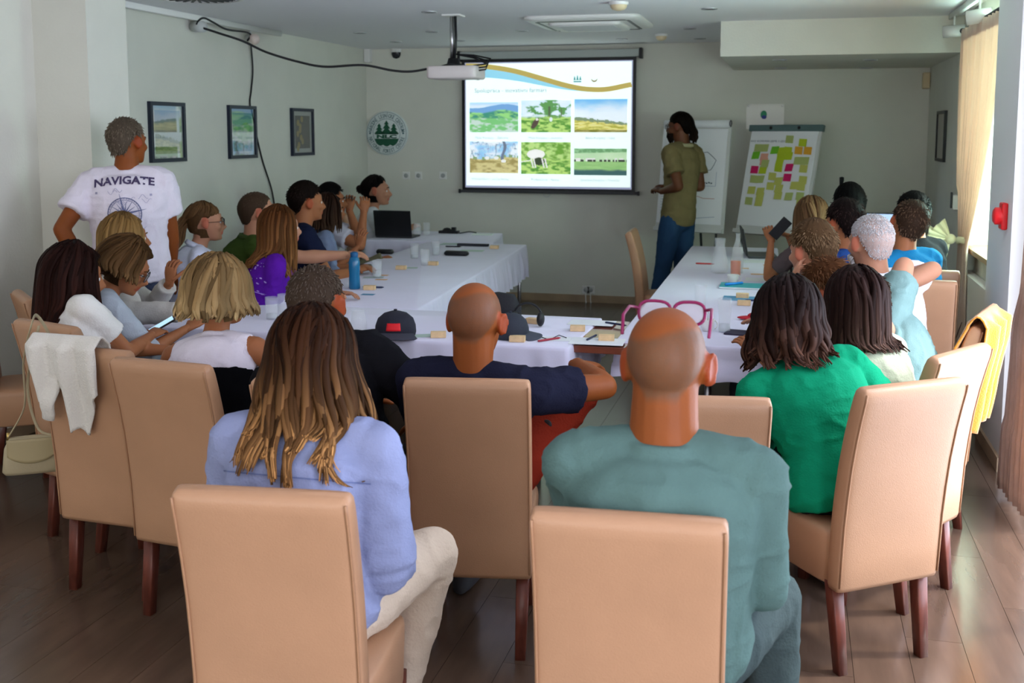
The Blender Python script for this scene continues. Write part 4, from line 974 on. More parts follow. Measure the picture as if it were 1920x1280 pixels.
        m = (abs(Yy - .42) < .06) & (vnoise(np.stack([X * 34, X * 0, X * 0], 1)) > .42); c[m] = (.88, .88, .85); m = (abs(Yy - .45) < .035) & (vnoise(np.stack([X * 40, X * 0 + 5, X * 0], 1)) > .55); c[m] = (.05, .06, .05)
        m = ss(.80, .9, Yy + .1 * fbm(X * 6, Yy * 9, 17)); c = c * (1 - m[:, None]) + np.array((.06, .14, .14)) * m[:, None]
    return np.clip(c * 1.0, 0, 1)
def picture(name, kind, x0, x1, z0, z1, y, m, parent, nu=96, nv=64, mirror=False):
    uu, vv = np.meshgrid(np.linspace(0, 1, nu + 1), np.linspace(0, 1, nv + 1)); X, Yy = uu.ravel(), vv.ravel(); c = pic(kind, 1 - X if mirror else X, Yy)
    me = bpy.data.meshes.new(name); off = V(0, 0, 0); q = parent
    while q is not None: off = off + np.array(q.location); q = q.parent
    P = np.stack([x0 + X * (x1 - x0), np.full_like(X, y), z1 - Yy * (z1 - z0)], 1) - off
    fs = [(j * (nu + 1) + i, (j + 1) * (nu + 1) + i, (j + 1) * (nu + 1) + i + 1, j * (nu + 1) + i + 1) for j in range(nv) for i in range(nu)]
    me.from_pydata(P.tolist(), [], fs); ca = me.color_attributes.new('Col', 'FLOAT_COLOR', 'POINT'); ca.data.foreach_set('color', np.hstack([c, np.ones((len(c), 1))]).astype(np.float32).ravel())
    me.materials.append(m); o = bpy.data.objects.new(name, me); COL.objects.link(o); o.parent = parent; return o
PICM = mat('slide_photo_lit', (.6, .6, .6), .8, attr=True, emit=(1, 1, 1), est=.50)
cols = [(.022, .325), (.343, .645), (.665, .978)]
for k in range(6):
    u0, u1 = cols[k % 3]; v0, v1 = ((.315, .56), (.30, .56), (.295, .56), (.635, .895), (.64, .90), (.69, .905))[k]
    a, b = sl(u0, v0), sl(u1, v1); picture('slide_photo', k, a[0], b[0], b[1], a[1], sy - .0062, PICM, SLIDE)
for txt, u, v in (('Malé Karpaty - Záhorie', .16, .615), ('Malé Karpaty - pastvina', .49, .615), ('Biele Karpaty - lúky', .82, .615), ('Horná Nitra - ovčia farma', .15, .955), ('Podpoľanie - farma', .49, .955), ('Stredné Považie - Trenčín', .82, .955)):
    slide_text(txt, u, v, .038, (.22, .32, .38))
# round wall logo
lx, lz, lr = -4.205, 1.735, .235
LOGO = empty('wall_logo', (lx, YB - .03, lz), label='round white wall sign with three green trees and NLC lettering', cat='sign')
G().lathe([(.0005, -.03), (lr - .006, -.03), (lr, -.024), (lr, 0)], (lx, YB - .001, lz), 64, axis='y').build('disc', mat('sign_white', (.70, .76, .74), .5), LOGO)
LG_G = mat('sign_green', (.01, .09, .045), .5); LG_B = mat('sign_blue_green', (.05, .13, .15), .5); ly = YB - .0335
def flat(name, vs, fs, m, parent, y=ly): return G().add([V(lx + a, y, lz + b) for a, b in vs], fs).build(name, m, parent, smooth=False)
for r_, w_ in ((.222, .004), (.152, .004)): flat('ring', *ribbon(arc(0, 0, r_, n=72), w_), LG_B, LOGO)
def ringtext(txt, r, a0, a1, flip):
    n = len(txt)
    for i, ch in enumerate(txt):
        if ch == ' ': continue
        vv, ff = text_polys(ch, .058, bold=.012); a = a0 + (a1 - a0) * i / (n - 1)
        if not flip: f = lambda x, y: ((r + y) * math.cos(a) + x * .62 * math.sin(a), (r + y) * math.sin(a) - x * .62 * math.cos(a))
        else: f = lambda x, y: ((r - y) * math.cos(a) - x * .62 * math.sin(a), (r - y) * math.sin(a) + x * .62 * math.cos(a))
        flat('lettering', [f(x, y) for x, y in vv], ff, LG_B, LOGO)
ringtext('NÁRODNÉ LESNÍCKE CENTRUM', .166, math.radians(172), math.radians(8), False)
ringtext('NATIONAL FOREST CENTRE', .208, math.radians(196), math.radians(344), True)
for q in (-1, 1): flat('dot', *(lambda v: (v, [tuple(range(len(v)))]))([(q * .188 + .011 * math.cos(t), .0 + .011 * math.sin(t)) for t in np.linspace(0, 6.28, 13)[:-1]]), LG_B, LOGO)
for cx, h, wd in ((-.083, .118, .115), (0, .150, .13), (.083, .118, .115)):
    q = tree_poly(cx, -.012, h, wd); flat('tree_mark', q, [tuple(range(len(q)))], LG_G, LOGO)
vv, ff = text_polys('NLC', .066, bold=.06); flat('lettering', [(x * 1.75, -.052 + y * .75) for x, y in vv], ff, LG_G, LOGO)
hull = [(-.135, -.058)] + [(-.135 + .27 * t, -.105 - .016 * abs(math.sin(t * math.pi * 3)) - .02 * math.sin(t * math.pi)) for t in np.linspace(0, 1, 25)] + [(.135, -.058)]
flat('hull_mark', [(a * (1 if b > -.1 else .88), b) for a, b in hull], [tuple(range(len(hull)))], LG_G, LOGO); flat('bar_mark', [(-.132, -.012), (.132, -.012), (.132, 0.002), (-.132, 0.002)], [(0, 1, 2, 3)], LG_G, LOGO)
def socket(px, py, lab, n=1, y=YB, cords=False):
    p = at(px, py, y=y); e = empty('wall_socket', (p[0], y, p[2]), label=lab, cat='socket')
    G().box(p[0] - .04, p[0] + .04, y - .012, y, p[2] - .04, p[2] + .04).build('plate', M_PWHITE, e, smooth=False, bevel=.004)
    G().lathe([(.0005, -.016), (.018, -.016), (.024, -.012)], (p[0], y, p[2]), 20, axis='y').build('outlet', mat('socket_grey', (.35, .36, .35), .5), e); return e
socket(762, 329, 'left wall socket between the logo and the screen'); socket(785, 329, 'middle wall socket between the logo and the screen'); socket(831, 329, 'right wall socket nearest the screen')
for px, lab in ((1099, 'low left wall socket with a cable, below the screen'), (1108, 'low right wall socket with a cable, below the screen')):
    e = socket(px, 543, lab); p = at(px, 548, y=YB - .02); G().tube([p, p + V(0, -.03, -.02), p + V(.004, -.025, -.14), V(p[0] + .004, YB - .03, .01)], .005, 6).build('cable', M_PWHITE, e)
p = at(1578, 338, y=YB); o = G().tube([V(p[0], YB - .02, p[2] + .03), V(p[0], YB - .02, p[2] + .0), V(p[0] - .01, YB - .015, p[2] - .10)], [.022, .022, .006], 10).build('wall_hook', M_BLACK); tag(o, 'small black plug on the back wall right of the flip charts', 'hook')
for px, py, lab, wd in ((691, 103, 'small white alarm sensor in the left back corner', .05), (1740, 150, 'small cream alarm sensor in the right back corner', .045)):
    p = at(px, py, y=YB - .06); o = bx('alarm_sensor', M_CREAM if px > 1000 else M_PWHITE, p[0] - wd, p[0] + wd * .4, YB - .08, YB, p[2] - .08, p[2] + .07, bevel=.01); tag(o, lab, 'sensor')
# dome camera
p = at(744, 92, z=ZC); e = empty('dome_camera', (p[0], p[1], ZC - .08), label='dark dome security camera at the ceiling, left of the projector', cat='camera')
G().lathe([(.065, 0), (.065, -.03), (.06, -.035)], (p[0], p[1], ZC), 24).build('camera_mount', M_PWHITE, e); G().lathe([(.058, -.03), (.058, -.06), (.045, -.09), (.02, -.105), (.0005, -.108)], (p[0], p[1], ZC), 24).build('dome', mat('smoke_dome', (.02, .02, .025), .12), e)
# ------------------------------------------------------------------ ceiling things
def lathe_thing(nm, px, py, prof, m, lab, cat, z=ZC, group=None):
    p = at(px, py, z=z); o = G().lathe(prof, (0, 0, 0), 28).build(nm, m); o.location = (p[0], p[1], z); return tag(o, lab, cat, group)
for px, py, sc_, lab in ((1160, 4, 1.15, 'nearer cream smoke detector on the ceiling'), (1240, 64, 1., 'farther cream smoke detector near the air conditioner')):
    p = at(px, py, z=ZC); e = empty('smoke_detector', (p[0], p[1], ZC), label=lab, cat='smoke detector')
    G().lathe([(.058 * sc_, 0), (.058 * sc_, -.014), (.053 * sc_, -.02)], (p[0], p[1], ZC), 28).build('detector_base', M_PWHITE, e)
    G().lathe([(.050 * sc_, -.018), (.048 * sc_, -.034), (.036 * sc_, -.05), (.012, -.058), (.0005, -.058)], (p[0], p[1], ZC), 28).build('detector_cap', M_CREAM, e)
def downlight(px, py, lab, z=ZC):
    p = at(px, py, z=z); e = empty('recessed_downlight', (p[0], p[1], z), label=lab, cat='ceiling light', group='recessed downlights')
    G().lathe([(.058, 0), (.058, -.006), (.045, -.008), (.038, -.002), (.03, .0)], (p[0], p[1], z), 24).build('trim_ring', mat('lamp_ring', (.5, .5, .52), .35, metal=.5), e)
    G().lathe([(.040, -.003), (.025, -.0045), (.0005, -.0045)], (p[0], p[1], z), 20).build('bulb', M_DARK, e)
for px, py, lab in ((675, 61, 'unlit downlight nearest the left wall'), (810, 59, 'unlit downlight left of the projector pole'), (742, 78, 'unlit downlight above the dome camera'), (862, 76, 'unlit downlight above the left end of the screen'),
                    (978, 57, 'unlit downlight left of the air conditioner'), (1166, 73, 'unlit downlight above the right end of the screen'), (1312, 72, 'unlit downlight close to the soffit corner'), (1293, 53, 'unlit downlight left of the soffit'), (1330, 16, 'unlit downlight nearest the camera, above the soffit edge'), (805, 22, 'unlit downlight nearest the camera, left of the projector pole')):
    downlight(px, py, lab)
for px, py, lab in ((1462, 112, 'left front downlight under the soffit'), (1464, 127, 'left rear downlight under the soffit'), (1632, 112, 'right front downlight under the soffit'), (1625, 127, 'right rear downlight under the soffit')): downlight(px, py, lab, z=2.345)
# air conditioner cassette
ax0, ax1, ay0, ay1 = -2.02, -1.16, 8.0, 8.95
AC = empty('ceiling_air_conditioner', (-1.6, 8.45, ZC), label='white ceiling cassette air conditioner in front of the screen', cat='air conditioner')
G().loft([(V(-1.59, 8.475, ZC), V(1, 0, 0), V(0, 1, 0), .45, .50), (V(-1.59, 8.475, ZC - .018), V(1, 0, 0), V(0, 1, 0), .45, .50), (V(-1.59, 8.475, ZC - .035), V(1, 0, 0), V(0, 1, 0), .39, .43)], 40, sq=10).build('cover_frame', M_PWHITE, AC)
for a, b, c, d in ((-1.93, -1.25, 8.085, 8.12), (-1.93, -1.25, 8.83, 8.865), (-1.955, -1.93, 8.12, 8.83), (-1.25, -1.225, 8.12, 8.83)): bx('louvre', M_BLACK, a, b, c, d, ZC - .038, ZC - .033, parent=AC, bevel=.002)
G().loft([(V(-1.59, 8.475, ZC - .033), V(1, 0, 0), V(0, 1, 0), .29, .31), (V(-1.59, 8.475, ZC - .055), V(1, 0, 0), V(0, 1, 0), .28, .30)], 40, sq=10).build('intake_panel', M_PWHITE, AC)
for k in range(9): bx('grille_slat', mat('grille_grey', (.45, .47, .46), .5), -1.81, -1.37, 8.27 + k * .048, 8.29 + k * .048, ZC - .059, ZC - .055, parent=AC)
# round air diffuser, top left
p = at(370, -6, z=ZC); DF = empty('round_air_diffuser', (p[0], p[1], ZC), label='round swirl air diffuser cut by the top edge of the picture', cat='diffuser')
G().lathe([(.30, 0), (.30, -.008), (.27, -.012)], (p[0], p[1], ZC), 48).build('diffuser_rim', M_PWHITE, DF); G().lathe([(.27, -.006), (.0005, -.006)], (p[0], p[1], ZC), 40).build('diffuser_plate', M_CEIL, DF)
for k in range(28):
    a = 2 * math.pi * k / 28; g = G(); Rz = rotz(a); g.box(.07, .24, -.006, .010, -.012, -.0065, R=Rz, o=V(p[0], p[1], ZC)); g.build('swirl_slot', M_BLACK, DF, smooth=False)
# projector
pd = 7.75; pt = at(850, 28, z=ZC); pc = at(855, 137, y=pt[1])
PJ = empty('projector', (pt[0], pt[1], pc[2]), label='white projector hanging from a ceiling pole with black cables', cat='projector')
bx('ceiling_plate', M_PWHITE, pt[0] - .07, pt[0] + .07, pt[1] - .07, pt[1] + .07, ZC - .012, ZC, parent=PJ)
G().tube([V(pt[0] - .012, pt[1], ZC - .01), V(pt[0] - .012, pt[1], pc[2] + .10)], .016, 12, cap=0).build('pole', M_METAL, PJ)
G().tube([V(pt[0] + .018, pt[1] - .01, ZC - .01), V(pt[0] + .022, pt[1] - .01, pc[2] + .25), V(pt[0] + .01, pt[1] - .01, pc[2] + .09)], .011, 8).build('cable', M_BLACK, PJ)
G().loft([(V(pt[0], pt[1], pc[2] + .11), V(1, 0, 0), V(0, 1, 0), .04, .04), (V(pt[0], pt[1], pc[2] + .07), V(1, 0, 0), V(0, 1, 0), .05, .05), (V(pt[0], pt[1], pc[2] + .05), V(1, 0, 0), V(0, 1, 0), .12, .10)], 20).build('mount_bracket', M_BLACK, PJ)
G().loft([(V(pt[0] + .02, pt[1], pc[2] - .045), V(1, 0, 0), V(0, 1, 0), .185, .14), (V(pt[0] + .02, pt[1], pc[2] - .035), V(1, 0, 0), V(0, 1, 0), .195, .15), (V(pt[0] + .02, pt[1], pc[2] + .04), V(1, 0, 0), V(0, 1, 0), .195, .15), (V(pt[0] + .02, pt[1], pc[2] + .048), V(1, 0, 0), V(0, 1, 0), .185, .14)], 40, sq=9).build('housing', mat('projector_white', (.78, .70, .68), .45), PJ)
G().lathe([(.045, 0), (.045, .06), (.03, .065), (.0005, .05)], (pt[0] + .13, pt[1] + .145, pc[2]), 20, axis='y').build('lens', M_DARK, PJ)
for k in range(3): G().tube([V(pt[0] + .17, pt[1] - .05, pc[2] + .01 + k * .02), V(pt[0] + .27, pt[1] - .06, pc[2] + .02 + k * .02), V(pt[0] + .28 + k * .01, pt[1] - .04, pc[2] + .06 + k * .02), V(pt[0] + .16, pt[1], pc[2] + .11 + k * .01), V(pt[0] + .02, pt[1], pc[2] + .14)], .006, 8).build('cable', M_BLACK, PJ)
# long cable sagging from the left wall to the projector, and the one going down
def smooth_path(P, n=8):
    P = [np.array(p, float) for p in P]; P = [2 * P[0] - P[1]] + P + [2 * P[-1] - P[-2]]; out = []
    for i in range(1, len(P) - 2):
        for t in np.linspace(0, 1, n, endpoint=False):
            a, b, c, d = P[i - 1:i + 3]; out.append(.5 * (2 * b + (c - a) * t + (2 * a - 5 * b + 4 * c - d) * t * t + (-a + 3 * b - 3 * c + d) * t ** 3))
    return out + [P[-2]]
xw = XL + .10
LP = [at(369, 46, x=xw), at(374, 37, x=xw), at(384, 34, x=xw), at(400, 42, x=xw), at(425, 55, x=xw), at(460, 60, x=xw), at(470, 66, x=xw), at(464, 76, x=xw)]
o = G().tube(smooth_path(LP), .008, 8).build('cable', M_BLACK); tag(o, 'black cable looping between the two wall spotlights', 'cable')
e0 = V(pt[0] - .16, pt[1], pc[2] + .055); a0 = at(373, 50, x=XL + .1); keys = [(373, 50), (410, 62), (455, 77), (500, 98), (560, 116), (610, 125), (680, 122), (735, 132), (770, 134), (808, 128)]
LP = []
for i, (a, b) in enumerate(keys): t = i / (len(keys) - 1); LP.append(at(a, b, y=a0[1] + (pt[1] - a0[1]) * (a - 373) / 435.))
o = G().tube(smooth_path(LP), .009, 8).build('cable', M_BLACK); tag(o, 'long black cable sagging from the left wall to the projector', 'cable')
LP = [at(470, 78, x=XL + .03), at(474, 130, x=XL + .012), at(471, 170, x=XL + .012), at(469, 196, x=XL + .012), at(478, 240, x=XL + .012), at(492, 300, x=XL + .012), at(510, 358, x=XL + .012), at(520, 420, x=XL + .012), at(535, 480, x=XL + .012)]
o = G().tube(smooth_path(LP), .007, 8).build('cable', M_BLACK); tag(o, 'black cable hanging down the left wall past the middle picture', 'cable')
# spotlight tracks
def track(name, p0, p1, lab):
    d = nrm(p1 - p0); n = np.cross(d, V(0, 0, 1)); g = G(); g.loft([(p0, n, V(0, 0, 1), .018, .022), (p1, n, V(0, 0, 1), .018, .022)], 16, sq=6); return tag(g.build(name, M_PWHITE), lab, 'lighting track')
track('lighting_track', V(XL + .08, 5.76, ZC - .022), V(XL + .08, 8.62, ZC - .022), 'white spotlight track along the left wall ceiling edge')
track('lighting_track', V(1.10, 7.05, ZC - .022), V(1.10, 8.62, ZC - .022), 'white spotlight track by the curtain on the right')
def spot(p, d, lab, m=M_PWHITE, L=.12, r=.042, bulb=False):
    e = empty('track_spotlight', tuple(p), label=lab, cat='spotlight'); G().tube([V(p[0], p[1], ZC - .04), V(p[0], p[1], p[2] + r * .5)], .008, 8).build('stem', m, e)
    d = nrm(d); p = np.array(p); G().tube([p - d * L / 2, p + d * L * .5], [r, r], 24, cap=.0).build('lamp_head', m, e)
    if bulb: G().ell(p + d * (L * .5 + .01), np.eye(3), V(.045, .045, .045), 16, 12).build('bulb', mat('frosted_bulb', (.75, .62, .55), .3), e)
spot(at(372, 50, x=XL + .08), V(1, -.5, -.1), 'left spotlight on the left wall track with the cable over it', mat('spot_grey', (.55, .56, .55), .5))
spot(at(470, 72, x=XL + .08), V(.9, -.5, -.2), 'spotlight with a round bulb on the left wall track', mat('spot_grey', (.55, .56, .55), .5), bulb=True, L=.09, r=.03)
spot(V(1.10, 7.33, 2.47), V(-.9, .25, -.12), 'nearer white cylinder spotlight by the top of the curtain', r=.045, L=.15)
spot(V(1.09, 8.36, 2.47), V(-.95, .2, -.05), 'farther white cylinder spotlight beside the soffit end', r=.042, L=.15)
# ------------------------------------------------------------------ pictures
def frame_left(y0, y1, z0, z1, kind, lab):
    e = empty('framed_picture', (XL, (y0 + y1) / 2, z0), label=lab, cat='picture'); x0, x1 = XL + .001, XL + .03; t = .028
    for a in ((y0, y1, z0, z0 + t), (y0, y1, z1 - t, z1), (y0, y0 + t, z0 + t, z1 - t), (y1 - t, y1, z0 + t, z1 - t)): bx('frame_side', mat('frame_navy', (.015, .02, .04), .35), x0, x1, *a, parent=e)
    bx('mat_board', mat('mat_board', (.62, .66, .64), .7), x0, x0 + .012, y0 + t, y1 - t, z0 + t, z1 - t, parent=e)
    my, mz = ((y1 - y0) * .16, (z1 - z0) * .15); g = G()
    if kind == 'dark':
        bx('artwork', mat('art_dark', (.035, .035, .03), .5), x0 + .012, x0 + .0135, y0 + t + my * .6, y1 - t - my * .6, z0 + t + mz * .6, z1 - t - mz * .6, parent=e)
        r = np.random.default_rng(3)
        for k in range(9):
            a, b = r.uniform(.25, .55), .15 + .7 * k / 9; G().ell(V(x0 + .0135, y0 + (y1 - y0) * a, z0 + (z1 - z0) * b), np.eye(3), V(.001, .028, .030), 12, 6).build('artwork_spot', mat('art_gold', (.50, .36, .08), .5), e)
    else:
        g.grid(lambda u, v: V(x0 + .0125, y0 + t + my * .5 + u * (y1 - y0 - 2 * t - my), z1 - t - mz * .5 - v * (z1 - z0 - 2 * t - mz)), 40, 56, col=lambda u, v: tuple(pic({'a': 2, 'b': 0}[kind], np.array([u]), np.array([v]))[0] * .55)); g.build('artwork', mat('art_print', (.5, .5, .5), .5, attr=True), e)
    bx('glass_pane', mat('picture_glass', (1, 1, 1), .01, trans=1., ior=1.75), x0 + .016, x0 + .018, y0 + t, y1 - t, z0 + t, z1 - t, parent=e)
frame_left(6.71, 7.16, 1.53, 1.965, 'a', 'framed landscape nearest the standing man, left wall')
frame_left(7.81, 8.26, 1.53, 1.965, 'b', 'middle framed picture with the cable hanging beside it, left wall')
frame_left(8.93, 9.38, 1.53, 1.965, 'dark', 'framed dark picture with golden spots nearest the screen')
e = empty('framed_picture', (XR, 9.7, 1.5), label='narrow black framed picture on the right wall beside the curtain', cat='picture')
for a in ((9.44, 9.95, 1.50, 1.525), (9.44, 9.95, 1.90, 1.925), (9.44, 9.465, 1.525, 1.90), (9.925, 9.95, 1.525, 1.90)): bx('frame_side', M_BLACK, XR - .025, XR - .001, *a, parent=e)
bx('artwork', mat('art_grey', (.45, .42, .36), .6), XR - .012, XR - .002, 9.465, 9.925, 1.525, 1.90, parent=e)
# ------------------------------------------------------------------ flip charts
def flipchart(xc, y, zt, w_, tilt, top, lab, ang=0.):
    e = empty('flip_chart', (xc, y, 0), ang, lab, 'flip chart', rot=True); R = rotx(-tilt); h = 1.02; o = V(0, 0, zt - h)
    G().box(-w_ / 2, w_ / 2, 0, .02, -.02, h, R=R, o=o).build('board', mat('board_grey', (.60, .60, .58), .5), e, smooth=False, bevel=.004)
    G().box(-w_ / 2 + .01, w_ / 2 - .03, -.010, -.001, .06, h - .06, R=R, o=o).build('paper_pad', M_PAPER, e, smooth=False)
    if top == 'bar':
        G().box(-w_ / 2 - .02, w_ / 2 + .02, -.022, .02, h - .06, h, R=R, o=o).build('clamp_bar', mat('bar_green_grey', (.10, .16, .16), .45), e, smooth=False, bevel=.004)
        for x_ in (-w_ * .2, w_ * .2): g = G(); c = R @ V(x_, -.024, h - .03) + o; g.ell(c, np.eye(3), V(.016, .012, .016), 12, 8); g.build('clamp_knob', M_BLACK, e)
    else:
        G().tube([R @ V(-w_ / 2 + .02, -.015, h - .015) + o, R @ V(w_ / 2 - .01, -.015, h - .015) + o], .036, 20, cap=0).build('rolled_sheet', M_PAPER, e)
        G().tube([R @ V(w_ / 2, -.03 + .028 * math.cos(a), h - .015 + .028 * math.sin(a)) + o for a in np.linspace(0, 6.28, 14)], .004, 6).build('hook_ring', M_DARK, e)
    G().box(-w_ / 2, w_ / 2, -.05, .0, -.02, .02, R=R, o=o).build('pen_tray', mat('board_grey', (.6, .6, .58), .5), e, smooth=False, bevel=.004)
    for x_ in (-w_ / 2 + .08, w_ / 2 - .08): G().tube([R @ V(x_, .02, .2) + o, V(x_ * 1.15, -.16, 0)], .012, 10).build('leg', M_DARK, e)
    G().tube([R @ V(0, .02, h * .8) + o, V(0, .46, 0)], .012, 10).build('leg', M_DARK, e)
    return e, (lambda u, v, d=0.: R @ V(-w_ / 2 + .01 + u * (w_ - .04), -.0105 - d, h - .06 - v * (h - .12)) + o)
F1, f1 = flipchart(-.94, 10.10, 1.85, .68, .17, 'roll', 'flip chart with a drawn map outline behind the presenter', -.28)
F2, f2 = flipchart(-.20, 10.05, 1.84, .74, .24, 'bar', 'flip chart covered with coloured sticky notes', -.55)
def on_chart(F, f, pts, wd, col, name='drawing'):
    vv, ff = ribbon([(a * .62, -b * .9) for a, b in pts], wd); G().add([f(x / .62, -y / .9, .0008) for x, y in vv], [q[::-1] for q in ff]).build(name, plain('ink_%.2f%.2f%.2f' % col, col, .7), F, smooth=False)
on_chart(F1, f1, [(.48, .32), (.53, .27), (.60, .25), (.66, .25), (.72, .245), (.80, .29), (.86, .33), (.83, .38), (.79, .43), (.73, .44), (.70, .41), (.62, .41), (.56, .40), (.50, .41)], .006, (.10, .11, .16))
on_chart(F1, f1, [(.20, .50), (.14, .46), (.12, .40), (.17, .36), (.22, .36), (.30, .35)], .006, (.10, .11, .16))
on_chart(F1, f1, [(.55, .72), (.62, .71), (.70, .73), (.88, .73)], .005, (.5, .22, .18)); on_chart(F1, f1, [(.30, .95), (.6, .94), (.9, .92)], .004, (.2, .25, .4)); on_chart(F1, f1, [(.52, .60), (.88, .60)], .003, (.2, .25, .4)); on_chart(F1, f1, [(.88, .45), (.88, .60)], .003, (.2, .25, .4))
for k in range(5): on_chart(F1, f1, [(.66 + k * .035, .57 - .01 * (k % 2)), (.685 + k * .035, .57)], .012, (.08, .10, .14), 'scribble')
for k in range(9): on_chart(F1, f1, [(.04, .66 + k * .03), (.24, .66 + k * .03)], .003, (.35, .40, .5), 'scribble')
NC = {'y': (.52, .52, .12), 'l': (.45, .55, .02), 'g': (.16, .48, .02), 'o': (.72, .36, .03), 'p': (.62, .01, .12), 's': (.70, .33, .24), 'k': (.42, .48, .16)}
notes = [('k', 522, 88), ('l', 618, 100), ('y', 300, 372 - 270), ('k', 700, 255)]
notes = [('k', 760, 255), ('l', 935, 295), ('k', 330, 365), ('k', 420, 365), ('g', 300, 458), ('s', 415, 480), ('s', 412, 535), ('g', 560, 390), ('l', 655, 400), ('l', 740, 395), ('l', 640, 480), ('l', 745, 460), ('l', 620, 560), ('l', 610, 610), ('o', 880, 390), ('o', 1000, 392),
         ('k', 870, 515), ('k', 960, 515), ('p', 285, 638), ('p', 752, 600), ('p', 728, 722), ('l', 400, 640), ('k', 280, 755), ('k', 365, 755), ('y', 940, 610), ('y', 930, 745), ('y', 820, 815), ('y', 905, 825), ('y', 530, 715), ('y', 610, 770), ('y', 505, 835), ('y', 615, 860), ('y', 605, 945),
         ('y', 250, 895), ('y', 370, 905), ('y', 365, 965), ('k', 215, 1030), ('y', 350, 1040), ('k', 745, 950), ('k', 890, 940), ('y', 890, 1020), ('y', 890, 1100), ('k', 430, 560)]
r = np.random.default_rng(5); used = []
for i, (c, X_, Y_) in enumerate(notes):
    v = (Y_ - 155) / (1330 - 155.); l_, r_ = 232 - (Y_ - 155) * .155, 1135 - (Y_ - 155) * .195; u = (X_ - l_) / (r_ - l_); hw, hh = .057, .040; a = r.uniform(-.08, .08); jj = .0012 + i * .00012
    g = G(); cn = []
    for dx, dy in ((-1, -1), (1, -1), (1, 1), (-1, 1)): cn.append((u + (dx * hw + dy * a * hw), v + dy * hh + dx * a * hh))
    vs = [f2(cn[q][0], cn[q][1], jj + (.005 * (q >= 2))) for q in range(4)]; g.add(vs, [(0, 1, 2, 3)])
    nm = {'y': 'yellow', 'l': 'lime', 'g': 'green', 'o': 'orange', 'p': 'magenta', 's': 'salmon', 'k': 'pale yellow'}[c]
    o = g.build('sticky_note', plain('note_' + c, NC[c], .7), F2, smooth=False, solid=.0006)
vv, ff = text_polys('AKO KOMUNIKUJEME S LESOM', .026); G().add([f2(.30 + x / .62, .115 - y / .9, .001) for x, y in vv], ff).build('heading', plain('ink_dark', (.03, .04, .10), .6), F2, smooth=False)
# acrylic panel above the sticky-note chart
p = at(1400, 195, y=YB - .04); q = at(1470, 232, y=YB - .04); e = empty('acrylic_sign', (p[0], YB - .04, q[2]), label='clear acrylic panel on the back wall above the sticky-note chart', cat='sign')
bx('acrylic_panel', mat('acrylic', (1, 1, 1), .05, trans=.9, ior=1.3, alpha=.6), p[0], q[0], YB - .045, YB - .038, q[2] - .05, p[2], parent=e)
for a in (p[0] + .02, q[0] - .02): G().tube([V(a, YB - .05, p[2] - .02), V(a, YB, p[2] - .02)], .008, 8, cap=.3).build('stud', M_METAL, e)
c = at(1432, 215, y=YB - .047); G().ell(c, np.eye(3), V(.03, .002, .04), 12, 8).build('emblem', plain('emblem_green', (.02, .25, .12), .5), e); G().ell(c + V(.003, -.001, -.022), np.eye(3), V(.024, .002, .020), 12, 8).build('emblem', plain('emblem_blue', (.03, .05, .30), .5), e)
# ------------------------------------------------------------------ right side: curtains, radiator, plant, alarm
def curtain(name, top, bot, n, amp, lab, m, tie=None, rod=None, taper=None):
    """cloth hung between plan lines top=(xa,ya,xb,yb,z) and bot, n pleats; taper(v)->(centre fraction, width factor)"""
    xa, ya, xb, yb, zt = top; A, B = V(xa, ya), V(xb, yb); d = nrm(B - A); nn = V(-d[1], d[0]); zb = bot
    e = empty(name, (xa, ya, zb), label=lab, cat='curtain'); g = G()
    def f(u, v):
        c, wf = taper(v); uu = c + (u - .5) * wf; p = A + (B - A) * uu; s_ = u * n * 2 * math.pi
        a = amp * (.55 + .45 * math.sin(3.1 * u + 1)) * (1 if wf > .5 else .75)
        q = p + nn * a * (math.sin(s_ + .5 * math.sin(v * 5)) + .25 * math.sin(2.3 * s_ + 4 * v))
        return V(q[0], q[1], zt + (zb - zt) * v)
    g.grid(f, n * 10, 46); g.build('curtain_cloth', m, e, solid=.003)
    g = G(); g.grid(lambda u, v: f(u, v * .035) + V(0, 0, .012) + V(*(nn * .004), 0), n * 10, 3); g.build('heading_tape', m, e, solid=.003)
    return e, f
M_CURT = mat('beige_curtain', (.66, .50, .42), .9, trans=.0, bump=.2, bscale=240, var=.05, sheen=.3)
for m_, k_ in ((M_CURT, .30),):
    nt = m_.node_tree; tr = nt.nodes.new('ShaderNodeBsdfTranslucent'); tr.inputs[0].default_value = (.80, .62, .50, 1); mx = nt.nodes.new('ShaderNodeMixShader'); mx.inputs[0].default_value = k_
    nt.links.new(nt.nodes['Principled BSDF'].outputs[0], mx.inputs[1]); nt.links.new(tr.outputs[0], mx.inputs[2]); nt.links.new(mx.outputs[0], nt.nodes['Material Output'].inputs[0])
tp = lambda v: (.0 + .5 * (1 - v) + 0 * v, 1.) if v < .01 else ((.5 - .14 * min(1, v / .62)) if v < .62 else (.36 - .10 * (v - .62) / .38), 1 - .80 * min(1, v / .60) ** 1.6 if v < .60 else .20 + .55 * (v - .60))
CU1, _ = curtain('window_curtain', (1.13, 8.08, 1.13, 6.62, 2.44), .02, 13, .036, 'beige gathered curtain tied back beside the right window', M_CURT, taper=lambda v: ((.5 - .25 * min(1, v / .60) ** 1.6, 1 - .84 * min(1, v / .60) ** 1.7) if v < .60 else (.25 + .02 * (v - .6), .16 + .42 * (v - .60))))
o = G().tube([V(1.13, 8.22, 2.46), V(1.13, 6.55, 2.46)], .011, 10).build('curtain_rod', M_DARK); tag(o, 'dark curtain rod above the right window', 'curtain rod')
G().ell(V(1.13, 8.24, 2.46), np.eye(3), V(.02, .02, .02), 12, 8).build('finial', M_DARK, o)
